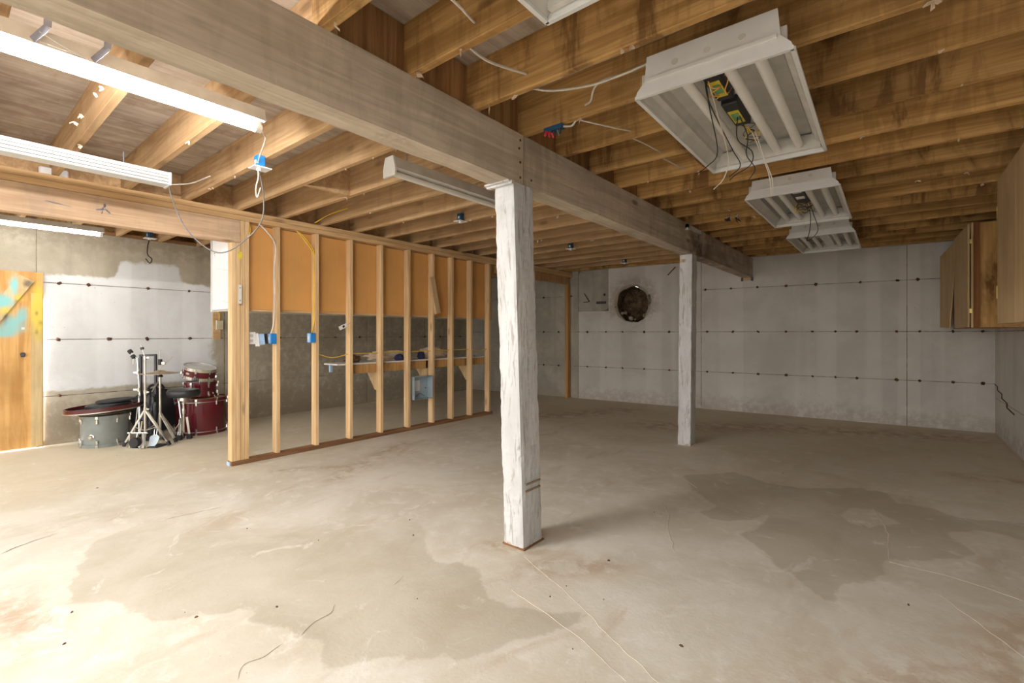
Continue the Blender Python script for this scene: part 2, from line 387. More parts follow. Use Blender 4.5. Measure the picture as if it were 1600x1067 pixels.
set_attr(me, 'old', np.clip(np.maximum((-vv[:,0]-4.3)/1.2, (vv[:,1]-4.2)/2.4), 0, 1))
me.materials.append(M['floor'])
floor = bpy.data.objects.new('floor', me); COL.objects.link(floor); floor['kind'] = 'structure'; OFF['floor'] = Vector((0,0,0))
M['crack'] = plain('crack_dirt', (.30,.22,.145), .95, var=.3)
M['ridge'] = plain('trowel_ridge', (.62,.54,.44), .9, var=.1)
def ribbon(pts, w, mat, z=.0012, h=.0):
    P = smoothpath([(x,y,0) for x,y in pts], 8); b = MB(); n = len(P)
    vs = []
    for i, p in enumerate(P):
        t = (P[min(i+1,n-1)]-P[max(i-1,0)]).normalized(); s = Vector((-t.y,t.x,0))
        ww = w*(.35+.65*abs(noise.noise(p*9)))*min(1, .3+min(i,n-1-i)*.25)
        j = s*(noise.noise(p*14)*.012)
        vs += [p+j+s*ww/2+Vector((0,0,z)), p+j-s*ww/2+Vector((0,0,z)), p+j+Vector((0,0,z+h))]
    fs = []
    for i in range(n-1):
        a = i*3; fs += [(a, a+3, a+5, a+2), (a+2, a+5, a+4, a+1)]
    b.add(vs, fs); return b.build('crack', mat, floor)
for p, w in (([(-1.85,.7),(-1.91,.75),(-1.9,.82),(-1.92,.9)], .006), ([(-1.92,.97),(-1.95,1.04),(-1.96,1.12),(-2.01,1.18)], .008),
             ([(-3.96,.25),(-4.03,.36),(-4.09,.5)], .014), ([(-3.82,1.0),(-3.8,1.15),(-3.78,1.32)], .010), ([(-1.93,1.45),(-1.97,1.54)], .006)):
    ribbon(p, w, M['crack'])
for p, w in (([(-1.33,3.42),(-1.2,3.21),(-1.13,2.99),(-1.04,2.83),(-.98,2.69)], .02), ([(-.11,4.28),(-.04,3.94),(-.02,3.77),(-.01,3.37)], .024),
             ([(-1.45,1.79),(-1.06,1.7),(-.75,1.58)], .006), ([(-1.61,2.1),(-1.15,1.9),(-.89,1.76),(-.65,1.65)], .006), ([(-.01,3.32),(.27,3.31),(.48,3.23)], .014),
             ([(.18,3.05),(.33,2.8),(.4,2.66)], .012), ([(-1.65,4.34),(-1.23,3.92)], .02)):
    ribbon(p, w, M['ridge'], .0006, .0015)


M['ground'] = plain('driveway_gravel', (.30,.28,.25), .95, var=.25)
tag(MB().box(-14, 8, -16, FRONT-.002, -.2, -.002).build('ground_outside', M['ground'], None), kind='structure')  # unseen ground, added so the sky lights the floor more than the ceiling
# ------------------------------------------------------------------ walls
def grid_panel(name, mapf, s0, s1, z0, z1, mat, parent, paintf, dirtf, depth=.012, cell=.06, chamfer=.004):
    ns = max(1, int((s1-s0)/cell)); nz = max(1, int((z1-z0)/cell)); b = MB()
    S = [s0+(s1-s0)*i/ns for i in range(ns+1)]; Z = [z0+(z1-z0)*j/nz for j in range(nz+1)]
    vs = []; at = []
    for j, z in enumerate(Z):
        for i, s in enumerate(S):
            edge = i in (0, ns) or j in (0, nz)
            vs.append(mapf(s, z, depth-chamfer if edge else depth + .0022*noise.noise((s*2.3, z*2.3, 1.7)))); at.append((s, z))
    for j, z in enumerate(Z):
        pass
    W_ = ns+1
    fs = [(j*W_+i, j*W_+i+1, (j+1)*W_+i+1, (j+1)*W_+i) for j in range(nz) for i in range(ns)]
    ring = [i for i in range(W_)]+[j*W_+ns for j in range(1, nz+1)]+[nz*W_+i for i in range(ns-1,-1,-1)]+[j*W_ for j in range(nz-1,0,-1)]
    n0 = len(vs)
    for r in ring: vs.append(mapf(at[r][0], at[r][1], -.02)); at.append(at[r])
    k = len(ring); fs += [(ring[i], n0+i, n0+(i+1) % k, ring[(i+1) % k]) for i in range(k)]
    b.add(vs, fs); o = b.build(name, mat, parent)
    a = np.array(at); set_attr(o.data, 'paint', [paintf(s, z) for s, z in a]); set_attr(o.data, 'dirt', [dirtf(s, z) for s, z in a])
    return o
def sm(x, a, b): t = min(1, max(0, (x-a)/(b-a))); return t*t*(3-2*t)
TOP = 2.455
# left wall -------------------------------------------------------
wl = MB().box(LX-.2, LX, FRONT, -.28, 0, TOP).box(LX-.2, LX, .735, wy(LX)+.25, 0, TOP).box(LX-.2, LX, -.28, .735, 1.88, TOP).build('wall_left', M['joint'], None, origin=(0,0,0)); tag(wl, kind='structure')
def mapL(s, z, dd): return (LX+dd, s, z)
def paintL(y, z):
    a = sm(y, .6, .85)*(1-sm(y, 2.2, 2.75))*sm(z, .55, .68)*(1-sm(z, 1.84, 2.0)*(1-sm(y,1.35,1.5)*(1-sm(y,2.0,2.15))))*(1-sm(z, 2.0, 2.3))
    return a
def dirtL(y, z): return max(.9*(1-sm(z, .25, .75)), .55*sm(y, 2.4, 3.4), .6*sm(z, 2.05, 2.4))
G = .004
LZ = [0.0, .549, 1.19, 1.83, TOP]; LY = [.735, 2.62, 4.95, 6.3, wy(LX)-.03]
for j in range(4):
    for i in range(len(LY)-1):
        grid_panel('wall_panel', mapL, LY[i]+(G if i else 0), LY[i+1]-G, LZ[j]+(G if j else 0), LZ[j+1]-G, M['wall_left'], wl, paintL, dirtL)
    if j == 3: grid_panel('wall_panel', mapL, -.28+G, .735-G, 1.88+G, TOP, M['wall_left'], wl, paintL, dirtL)
    grid_panel('wall_panel', mapL, FRONT, -.28-G, LZ[j]+(G if j else 0), LZ[j+1]-G, M['wall_left'], wl, paintL, dirtL)
tie_me = None
def tie(p, nrm, parent, size=1.0):
    global tie_me
    if tie_me is None:
        b = MB(); rng = random.Random(3); n = 9
        pr = [(.0, .014), (.012, .012), (.019, .005), (.024, -.004)]
        for r, h in pr:
            for j in range(n):
                a = 2*PI*j/n; rr = r*(1+.35*rng.uniform(-1,1)); b.v.append((rr*math.cos(a), rr*math.sin(a), h))
        for i in range(3):
            for j in range(n): b.f.append((i*n+j, i*n+(j+1) % n, (i+1)*n+(j+1) % n, (i+1)*n+j))
        b.f.append(tuple(range(n)))
        o = b.build('form_tie', M['rust'], parent, local=True); tie_me = o.data
    else:
        o = bpy.data.objects.new('form_tie', tie_me); COL.objects.link(o); o.parent = parent
    o.location = Vector(p) - OFF[parent.name]; q = Vector(nrm).to_track_quat('Z', 'Y')
    o.rotation_euler = (q @ Matrix.Rotation(random.uniform(0,6), 3, 'Z').to_quaternion()).to_euler()
    o.scale = (size*random.uniform(.7,1.2), size*random.uniform(.8,1.25), 1)
for y, z in ((.92,1.83),(1.17,1.83),(1.74,1.83),(2.19,1.83),(.91,1.19),(1.36,1.19),(1.73,1.19),(2.2,1.19),(.92,.55),(3.4,1.19),(3.85,1.19),(4.33,1.19),(4.8,1.19),(5.7,1.19),(6.3,1.19),(6.72,1.19),(7.3,1.19),(5.3,.55),(6.6,.55)):
    tie((LX+.014, y, z), (1,0,0), wl, .78)
# far wall --------------------------------------------------------
cA = math.hypot(1, .0909)
def mapB(s, z, dd): return (s+.0909/cA*dd, wy(s)-dd/cA, z)
HC, HR = (-3.655, 1.80), .325
rng = random.Random(11)
hole = []
for k in range(40):
    a = 2*PI*k/40
    r = HR*(1+.10*noise.noise((math.cos(a)*1.7, math.sin(a)*1.7, 3.1))+.05*noise.noise((math.cos(a)*6, math.sin(a)*6, 1.1)))
    r *= 1-.10*max(0, math.cos(a-PI*.25))
    hole.append((HC[0]+r*math.cos(a)*.92, HC[1]+r*math.sin(a)*1.02))
def rect_hit(x0, x1, z0, z1, c, a):
    dx, dz = math.cos(a), math.sin(a); t = 1e9
    if dx > 1e-9: t = min(t, (x1-c[0])/dx)
    if dx < -1e-9: t = min(t, (x0-c[0])/dx)
    if dz > 1e-9: t = min(t, (z1-c[1])/dz)
    if dz < -1e-9: t = min(t, (z0-c[1])/dz)
    return (c[0]+dx*t, c[1]+dz*t)
def ring_plate(x0, x1, z0, z1, inner, front, back, rings, grow=0.0):
    angs = sorted(set([round(math.atan2(p[1]-HC[1], p[0]-HC[0]) % (2*PI), 5) for p in inner]+[round(math.atan2(z-HC[1], x-HC[0]) % (2*PI), 5) for x in (x0,x1) for z in (z0,z1)]))
    ia = sorted([(math.atan2(p[1]-HC[1], p[0]-HC[0]) % (2*PI), math.hypot(p[0]-HC[0], p[1]-HC[1])) for p in inner])
    A = np.array([q[0] for q in ia]); Rr = np.array([q[1] for q in ia])
    vs = []; at = []; n = len(angs)
    for k in range(rings+1):
        f = (k/rings)**1.6
        for a in angs:
            r = float(np.interp(a, np.concatenate([A-2*PI, A, A+2*PI]), np.tile(Rr, 3)))+grow
            pi_ = (HC[0]+r*math.cos(a), HC[1]+r*math.sin(a)); po = rect_hit(x0, x1, z0, z1, HC, a)
            s, z = pi_[0]+(po[0]-pi_[0])*f, pi_[1]+(po[1]-pi_[1])*f
            dip = -.0
            rr = math.hypot(s-HC[0], z-HC[1])
            if k == 0 and grow == 0: dip = -.022
            elif grow == 0 and rr < HR+.12: dip = -.012*(1-(rr-HR)/.12)+.006*noise.noise((s*25, z*25, .3))
            vs.append(mapB(s, z, front+dip)); at.append((s, z))
    n0 = len(vs)
    for k in (0, rings):
        for j in range(n): s, z = at[k*n+j]; vs.append(mapB(s, z, back)); at.append((s, z))
    fs = [(k*n+j, k*n+(j+1) % n, (k+1)*n+(j+1) % n, (k+1)*n+j) for k in range(rings) for j in range(n)]
    fs += [(j, (j+1) % n, n0+(j+1) % n, n0+j) for j in range(n)]+[(rings*n+j, rings*n+(j+1) % n, n0+n+(j+1) % n, n0+n+j) for j in range(n)]
    fs += [(n0+j, n0+(j+1) % n, n0+n+(j+1) % n, n0+n+j) for j in range(n)]
    b = MB(); b.add(vs, fs); return b, at
b, at = ring_plate(LX-.1, RX+.25, 0, TOP+.03, hole, 0, -.16, 3, grow=.012)
wb = b.build('wall_back', M['joint'], None, origin=(0,0,0)); tag(wb, kind='structure')
STRIPES = [(-4.72,.13),(-4.36,.07),(-4.12,.10),(-3.3,.09),(-2.95,.12),(-1.35,.1),(-.75,.08)]
def paintB(x, z):
    if x < -4.737: return 0.12
    if x < -4.12 and z > 1.68: return .1
    return 1.0
def dirtB(x, z):
    dst = math.hypot(x-HC[0], z-HC[1])
    return max(.55*(1-sm(z, .05, .38)), .75*(1-sm(dst, .36, .62))*(1 if z > 1.55 else .4), .3*(1-sm(x,-5.2,-4.7)))
BX = [LX+.02, -4.737, -2.483, .159, RX-.005]; BZ = [0, .62, 1.285, 1.985, TOP+.01]
for j in range(4):
    for i in range(4):
        if i == 1 and j >= 2: continue
        z0, z1 = BZ[j]+(G if j else 0), BZ[j+1]-(G if j < 3 else 0)
        grid_panel('wall_panel', mapB, BX[i]+(G if i else 0), BX[i+1]-(G if i < 3 else 0), z0, z1, M['wall_back'], wb, paintB, dirtB)
grid_panel('wall_panel', mapB, -4.737+G, -4.12-G, 1.68+G, TOP+.01, M['wall_back'], wb, paintB, dirtB, depth=.004)
grid_panel('wall_panel', mapB, -4.737+G, -4.12, 1.285+G, 1.68-.0, M['wall_back'], wb, paintB, dirtB)
b, at = ring_plate(-4.12, -2.483-G, 1.285+G, TOP+.01, hole, .012, -.02, 9)
o = b.build('wall_panel', M['wall_back'], wb); a_ = np.array(at)
set_attr(o.data, 'paint', [paintB(s+.01, z)-.8*(1-sm(math.hypot(s-HC[0], z-HC[1]), .31, .40)) for s, z in a_]); set_attr(o.data, 'dirt', [dirtB(s, z) for s, z in a_])
# the cavity behind the hole
b = MB(); n = len(hole); K = 6; vs = []
for k in range(K+1):
    f = k/K
    for (s, z) in hole:
        q = 1-.12*f - (.5*max(0, f-.7)/.3)
        zz = HC[1]+(z-HC[1])*q; ss = HC[0]+(s-HC[0])*q
        jit = .035*noise.noise((ss*8, zz*8, f*5))*(1 if k else .2)
        vs.append(mapB(ss+jit, zz+jit, .0-.42*f+(jit if k else 0)))
b.add(vs, [(k*n+j, k*n+(j+1) % n, (k+1)*n+(j+1) % n, (k+1)*n+j) for k in range(K) for j in range(n)]+[tuple(K*n+j for j in range(n))])
tag(b.build('hole_cavity', M['earth'], wb, smooth=50), 'earth showing inside the broken round hole')
for k in range(9):                                   # rubble lying in the hole
    a = rng.uniform(PI*1.15, PI*1.75); r = HR*rng.uniform(.72, .92)
    bb = MB(); R_ = rng.uniform(.018, .045); vs = []; c = mapB(HC[0]+r*math.cos(a)*.9, HC[1]+r*math.sin(a), -rng.uniform(.03,.10))
    bm = bmesh.new(); bmesh.ops.create_icosphere(bm, subdivisions=1, radius=R_)
    for v_ in bm.verts: v_.co *= 1+.35*noise.noise(v_.co*40+Vector((k,k,k)))
    bb.add([Vector(c)+v_.co for v_ in bm.verts], [tuple(q.index for q in f.verts) for f in bm.faces]); bm.free()
    bb.build('stone', M['broken'], wb)
for x in (-5.51,-5.17,-4.55,-4.17,-3.85,-3.45,-3.01,-2.39,-2.0,-1.64,-1.26,-.92,-.64,-.39,.05,.29,.62,.9):
    for z in (.62, 1.285):
        tie(mapB(x, z, .014), (0,-1,0), wb, .74)
for x in (-5.51,-4.89,-4.2,-2.42,-2.03,-1.65,-1.26,-.88,-.35,.06,.27): tie(mapB(x, 1.985, .014), (0,-1,0), wb, .74)
b = MB()
for p, q in (((-4.6,2.02),(-4.5,1.86)), ((-4.52,1.86),(-4.62,1.855)), ((-2.9,2.40),(-3.03,2.27))):
    b = MB(); b.bar(mapB(p[0],p[1],.03), mapB(q[0],q[1],.02), .018, .012); b.build('iron_rod', M['rust'], wb)
b = MB(); b.box(0,.2,-.008,0,0,.045, Matrix.Translation(mapB(-4.36,1.815,.01))); b.build('iron_plate', M['dark_metal'], wb)
# right wall ------------------------------------------------------
wr = MB().box(RX, RX+.2, FRONT, wy(RX)+.2, 0, TOP).build('wall_right', M['joint'], None, origin=(0,0,0)); tag(wr, kind='structure')
def mapR(s, z, dd): return (RX-dd, s, z)
RY = [FRONT, 2.2, 5.1, wy(RX)-.02]
RZ = [0,.45,1.285,TOP]
for j in range(3):
    for i in range(3):
        grid_panel('wall_panel', mapR, RY[i]+G, RY[i+1]-G, RZ[j]+(G if j else 0), RZ[j+1]-G, M['wall_back'], wr, lambda s,z: .95, lambda s,z: .6*(1-sm(z,.05,.4)))
wf = MB().box(LX-.2, RX+.2, FRONT-.12, FRONT-.002, 2.46, JT+.02).build('wall_front', M['wall_back'], None, origin=(0,0,0)); tag(wf, kind='structure'); set_attr(wf.data, 'paint', [1.0]*len(wf.data.vertices)); set_attr(wf.data, 'dirt', [0.0]*len(wf.data.vertices))
# stepped crack near the corner
pts = [(8.38,.62),(8.2,.605),(8.2,.56),(7.9,.545),(7.9,.49),(7.6,.47),(7.6,.42),(7.2,.40)]
for (y0,z0),(y1,z1) in zip(pts[:-1], pts[1:]):
    b = MB(); b.bar((RX-.013,y0,z0), (RX-.013,y1,z1), .012 if abs(y1-y0) < .01 else .006, .012); b.build('crack', M['rust'], wr)

# ------------------------------------------------------------------ ceiling, joists and blocking

ceil = MB().box(LX-.2, RX+.2, FRONT, 9.0, JT, JT+.02).build('ceiling', M['ply'], None, origin=(0,0,0)); tag(ceil, kind='structure')
BX0, BX1 = -1.855, -1.71
JYS = [.946+.4245*k for k in range(-7, 18)]; JVIS = FRONT
jr = MB().box(-1.42, 1.42, 0, .04, 0, JT-JB); jl = MB().box(-2.86, 2.86, 0, .04, 0, JT-JB)
def inst(me, name, mat, parent, loc, rot=(0,0,0)):
    o = bpy.data.objects.new(name, me); COL.objects.link(o); o.parent = parent; o.location = loc; o.rotation_euler = rot; return o
o = jr.build('joist', M['joist'], ceil, bevel=.002, local=True); jr_me = o.data; o2 = jl.build('joist', M['joist_left'], ceil, bevel=.002, local=True); jl_me = o2.data
first = True
for y in JYS:
    if y > wy(-1.0)-.3 or y < FRONT: continue
    w = random.uniform(-.004,.004)
    if first: o.location = (-.36, y, JB); o2.location = (-4.6, y+.045, JB)
    else:
        inst(jr_me, 'joist', None, ceil, (-.36, y, JB+abs(w)*.4), (0,0,w*.4))
        if y < wy(-4.6)-.35: inst(jl_me, 'joist', None, ceil, (-4.6, y+.045, JB+abs(w)*.4), (0,0,w*.4))
    first = False
# short joists that follow the skewed far wall
b = MB(); m_ = Matrix.Rotation(math.atan(.0909), 4, 'Z')
b.box(-5.8, 2.75, -.20, -.16, JB+.01, JT, Matrix.Translation((-1.7, wy(-1.7), 0)) @ m_); b.build('rim_joist', M['joist'], ceil)
b = MB(); b.box(-5.8, 2.75, -.10, .12, TOP+.012, TOP+.052, Matrix.Translation((-1.7, wy(-1.7), 0)) @ m_); tag(b.build('mud_sill', M['dirty_white'], ceil), 'white painted sill board')
b = MB(); b.box(LX-.2, LX+.04, FRONT, wy(LX)-.2, TOP-.012, TOP+.028); b.build('mud_sill', M['treated'], ceil)
MB().box(LX-.16, LX-.12, FRONT, wy(LX)+.1, TOP+.0, JT-.001).build('rim_joist', M['joist'], ceil)
MB().box(RX+.1, RX+.14, FRONT, wy(RX)+.1, TOP-.05, JT-.001).build('rim_joist', M['joist'], ceil)
b = MB(); b.box(-5.9, 3.0, .0, .04, JB+.01, JT-.001, Matrix.Translation((-1.7, wy(-1.7)+.1, 0)) @ m_); b.build('rim_joist', M['joist'], ceil)
for i in range(7, 23):                               # blocking over the main beam
    y0, y1 = JYS[i]+.085, JYS[i+1]
    if y1 > 8: break
    b = MB(); b.box(-1.80+.012*(i % 2), -1.76+.012*(i % 2), y0, y1, JB+.002, JT-.004); b.build('blocking', M['block'], ceil)
for i in range(5, 18):                               # blocking over the stud wall
    y0, y1 = JYS[i]+.085, JYS[i+1]+.045
    b = MB(); b.box(-5.02, -4.985, y0, y1, JB+.006, JT-.004); b.build('blocking', M['joist_left'], ceil)
b = MB(); b.box(-3.66, -3.62, JYS[9]+.085, JYS[10]+.045, JB-.0, JT-.02); b.build('blocking', M['joist_left'], ceil)
b = MB(); b.box(-1.05, -1.01, JYS[12]+.04, JYS[13], JB+.01, JB+.12); b.build('blocking', M['block'], ceil)

# torn splinters and plaster scraps along the joist edges
rs = random.Random(5)
def scrap(x, y, z, sz, mat='splinter'):
    b = MB(); c = Vector((x,y,z))
    for k in range(rs.randint(2,4)):
        a = Vector((rs.uniform(-1,1), rs.uniform(-1,1), rs.uniform(-1,.15)))*sz; e = Vector((rs.uniform(-1,1), rs.uniform(-1,1), rs.uniform(-1,.2)))*sz*.8
        th = Vector((0,0,.003)); q = [c, c+a, c+a+e, c+e*.7]
        b.add([p-th for p in q]+[p+th for p in q], [(0,1,2,3),(7,6,5,4),(0,4,5,1),(1,5,6,2),(2,6,7,3),(3,7,4,0)])
    return b.build('splinter', M[mat], ceil)
for i in range(6, 18):
    for k in range(3): scrap(rs.uniform(-1.65, .7), JYS[i]+rs.uniform(0,.03), JB, rs.uniform(.008,.022))
    for k in range(3): scrap(rs.uniform(-4.6, -2.0), JYS[i]+.045+rs.uniform(0,.03), JB, rs.uniform(.008,.02))
scrap(-1.30, JYS[17]+.0, JB+.02, .05, 'white_plastic'); scrap(-1.22, JYS[17]-.01, JB+.03, .045, 'white_plastic'); scrap(-1.33, JYS[17]-.02, JB+.0, .05, 'rust'); scrap(-1.25, JYS[17]-.02, JB+.01, .05, 'rust')
for x, y in ((-1.66,1.39),(-1.62,1.82),(-1.45,1.82),(-1.40,1.39),(-2.95,.52),(-3.05,.51),(-3.4,.51),(-3.55,.5),(-1.66,.97)): scrap(x, y, JB, .016 if x < -2 else .024)

# ------------------------------------------------------------------ main beam
bt = empty('support_beam', (BX0+.07, 4, 2.146), 'long weathered grey timber beam carrying the ceiling joists across the room', 'beam')
def beam_piece(y0, y1):
    b = MB(); n = int((y1-y0)/.08)
    prof = [(BX0,2.146),(BX1,2.146),(BX1,2.44),(BX0,2.44)]
    vs = []
    for k in range(n+1):
        y = y0+(y1-y0)*k/n
        for i, (x, z) in enumerate(prof):
            j = .004*noise.noise((y*3.1, i*7.7, 2.2))+.003*noise.noise((y*17, i*3.3, .2)); vs.append((x-j*(1 if x == BX1 else -1), y, z+j*(1 if i < 2 else 0)))
    fs = [(k*4+i, k*4+(i+1) % 4, (k+1)*4+(i+1) % 4, (k+1)*4+i) for k in range(n) for i in range(4)]+[(0,1,2,3), (n*4+3,n*4+2,n*4+1,n*4)]
    b.add(vs, fs); o = b.build('timber', M['beam'], bt, bevel=0); set_attr(o.data, 'soak', [math.exp(-((v_.co.y+4-5.5)/.45)**2)+.5*math.exp(-((v_.co.y+4-6.6)/.9)**2) for v_ in o.data.vertices]); return o
beam_piece(FRONT, 2.222); beam_piece(2.228, 5.62); beam_piece(5.626, wy(-1.71)-.015)
for y, z in ((2.19,2.40),(2.19,2.27),(2.19,2.18),(2.30,2.19),(2.18,2.35)):
    b = MB(); b.lathe([(0,.004),(.007,.003),(.008,0)], (BX1+.001,y,z), 8, Matrix.Rotation(PI/2,3,'Y')); b.build('nail_head', M['rust'], bt)
b = MB(); b.box(BX1-.005, BX1+.03, 5.05, 5.5, 2.385, 2.42).box(BX1-.005,BX1+.03,5.05,5.09,2.36,2.42); tag(b.build('bracket', M['dirty_white'], bt), 'small white metal bracket on the beam side')
yb = wy(-1.78)
for x0, x1, mt in ((BX0-.02, BX0+.005,'dark_metal'), (BX1-.02, BX1+.005,'dark_metal')):
    b = MB(); b.box(x0, x1, yb-.05, yb, 2.09, 2.146); b.build('shim', M[mt], bt)
b = MB(); b.box(BX0+.01, BX1-.025, yb-.045, yb, 2.10, 2.144); b.build('bearing_block', M['cabply'], bt)

# ------------------------------------------------------------------ white posts
def rough_post(name, label, x0, x1, y0, y1, z1, lean=(0,0), seed=0):
    t = empty(name, ((x0+x1)/2, (y0+y1)/2, 0), label, 'post')
    b = MB(); per = []; n = 7
    for i in range(n): per.append((x0+(x1-x0)*i/n, y0))
    for i in range(n): per.append((x1, y0+(y1-y0)*i/n))
    for i in range(n): per.append((x1-(x1-x0)*i/n, y1))
    for i in range(n): per.append((x0, y1-(y1-y0)*i/n))
    K = 120; vs = []; cx, cy = (x0+x1)/2, (y0+y1)/2; wear = []
    for k in range(K+1):
        z = z1*k/K
        for i, (x, y) in enumerate(per):
            p = Vector((x*6, y*6, z*6+seed)); jit = .004*noise.noise(p*1.3)+.004*noise.noise(p*5)
            corner = (i % n == 0)
            if corner: jit -= .004+.010*max(0, noise.noise((i, z*7+seed, .7)))
            dx, dy = x-cx, y-cy; L = math.hypot(dx, dy)
            vs.append((x+dx/L*jit+lean[0]*z/z1, y+dy/L*jit+lean[1]*z/z1, z))
            wear.append(max(.75*sm(z, z1-.16, z1-.05) if 0 else 0, .55*sm(z, z1-.14, z1-.06)*(1-sm(z, z1-.05, z1-.03)), .6*(1-sm(z, .0, .07)), .12+.2*(x > x1-.001)))
    m = len(per)
    fs = [(k*m+i, k*m+(i+1) % m, (k+1)*m+(i+1) % m, (k+1)*m+i) for k in range(K) for i in range(m)]+[tuple(reversed(range(m))), tuple(K*m+i for i in range(m))]
    b.add(vs, fs); o = b.build('timber', M['post'], t); set_attr(o.data, 'wear', wear)
    return t
p1 = rough_post('support_post', 'nearest rough white-painted square wooden post standing on the concrete floor', -1.81, -1.661, 2.161, 2.35, 2.143, (-.046,-.036), 0)
p2 = rough_post('support_post', 'farther white-painted square wooden post, near the far wall', -1.89, -1.747, 5.325, 5.50, 2.143, (.02,.0), 9)
for z in (.335,.375):                                # two dark bands rubbed into the near post
    b = MB(); b.box(-1.6625,-1.6575,2.178,2.325,z-.006,z+.004, Matrix.Translation((0,0,0))); tag(b.build('scuff_band', M['crack'], p1), 'dark rubbed band')
b = MB(); b.box(-1.895,-1.70,2.10,2.125,2.125,2.143).box(-1.895,-1.71,2.08,2.11,2.136,2.146); b.build('cap_shim', M['post'], p1)
b = MB(); b.box(-1.816,-1.652,2.153,2.355,.0,.008); b.build('base_shim', M['treated'], p1)

# ------------------------------------------------------------------ stud wall
PX = -4.852; PB = PX-.092
sw = empty('stud_wall', (PX-.046, 1.80, 0), 'open stud partition of bare pine studs with plates and door header', 'partition')
MB().box(PB, PX, 1.785, 5.52, .0, .042).build('bottom_plate', M['treated'], sw, bevel=.002)
b = MB(); b.box(PB, PX, 1.79, 1.815, 0, .02); MB().box(PB-.004, PX-.03, 1.778, 1.786, .0, .034).build('paint_mark', M['blue_pale'], sw)
MB().box(PB, PX, -1.55, wy(PX)-.02, 2.392, 2.438).build('top_plate', M['plate'], sw, bevel=.002)
MB().box(PB, PX, -1.55, wy(PX)-.02, 2.343, 2.390).build('top_plate', M['plate'], sw, bevel=.002)
MB().box(PB+.002, PX-.002, -1.55, 1.862, 2.125, 2.341).build('header', M['header'], sw, bevel=.003)
for y0, y1, zt in ((1.787,1.8245,2.123),(1.826,1.862,2.123),(1.8645,1.902,2.341),(1.9045,1.942,2.341)):
    MB().box(PB, PX, y0, y1, .043, zt).build('stud', M['stud'], sw, bevel=.002)
for ye in (2.24,2.657,3.072,3.49,3.91,4.32,4.681,5.067,5.47):
    q = MB().box(PB, PX, ye-.038, ye, .043, 2.341).build('stud', M['stud'], sw, bevel=.002)
MB().box(PB-.01, PX-.02, 5.62, wy(PX)-.14, 2.21, 2.341).build('header', M['postwood'], sw, bevel=.003)
MB().box(PB-.02, PX-.045, wy(PX)-.13, wy(PX)-.03, .0, 2.21).build('end_post', M['postwood'], sw, bevel=.003)
for cy_, cz_, L_, w_, a_ in ((.86,2.255,.05,.012,.9),(.84,2.235,.06,.014,.2),(.885,2.23,.05,.014,-.8),(.865,2.275,.03,.016,1.5),(.85,2.215,.03,.01,1.3),(.575,2.235,.10,.007,-.12),(.60,2.228,.16,.004,-.1)):
    q = MB(); n_ = 9; q.prism([(cy_+L_/2*math.cos(2*PI*j/n_)*math.cos(a_)-w_/2*math.sin(2*PI*j/n_)*math.sin(a_), cz_+L_/2*math.cos(2*PI*j/n_)*math.sin(a_)+w_/2*math.sin(2*PI*j/n_)*math.cos(a_)) for j in range(n_)], 0, PX-.0025, PX-.0008); tag(q.build('smudge', M['cable_grey'], sw), 'dark smudge on the header')
for ye in (3.39,3.81,4.22,4.58,4.97,5.37):           # cable holes bored in the studs
    b = MB(); b.lathe([(0,.001),(.010,.001),(.011,0)], (PX-.046+.0, ye-.0, 1.02), 10, Matrix.Rotation(-PI/2,3,'X'))

# hanging cabinet behind the studs
ct = empty('hanging_cabinet', (-5.2, 3.7, 1.48), 'long hanging cabinet with brown hardboard back and white end, behind the studs', 'cabinet')
MB().box(-4.957, -4.951, 1.83, 5.60, 1.50, 2.335).build('back_panel', M['hardboard'], ct)
MB().box(-4.975, -4.951, 1.83, 5.60, 1.478, 1.498).build('bottom_rail', M['plate'], ct)
MB().box(-5.47, -4.96, 1.828, 1.848, 1.50, 2.335).build('end_panel', M['white_plastic'], ct)
MB().box(-5.485, -5.46, 1.82, 1.85, 1.48, 2.335).build('front_stile', M['white_metal'], ct)
MB().box(-5.47, -4.976, 1.85, 5.60, 1.482, 1.50).build('cabinet_floor', M['dirty_white'], ct)
MB().box(-5.47, -4.96, 5.58, 5.60, 1.50, 2.335).build('end_panel', M['hardboard'], ct)
MB().box(-5.47, -5.455, 1.85, 5.58, 1.50, 2.335).build('front_panel', M['white_plastic'], ct)
b = MB().box(-5.04,-5.02,1.82,1.829,1.93,1.97); b = MB()
b.tube(smoothpath([(-5.30,1.828,2.07),(-5.30,1.80,2.07),(-5.30,1.79,2.05),(-5.30,1.80,2.035)]), .004, 6); tag(b.build('hook', M['chrome'], ct), 'small wire hook')

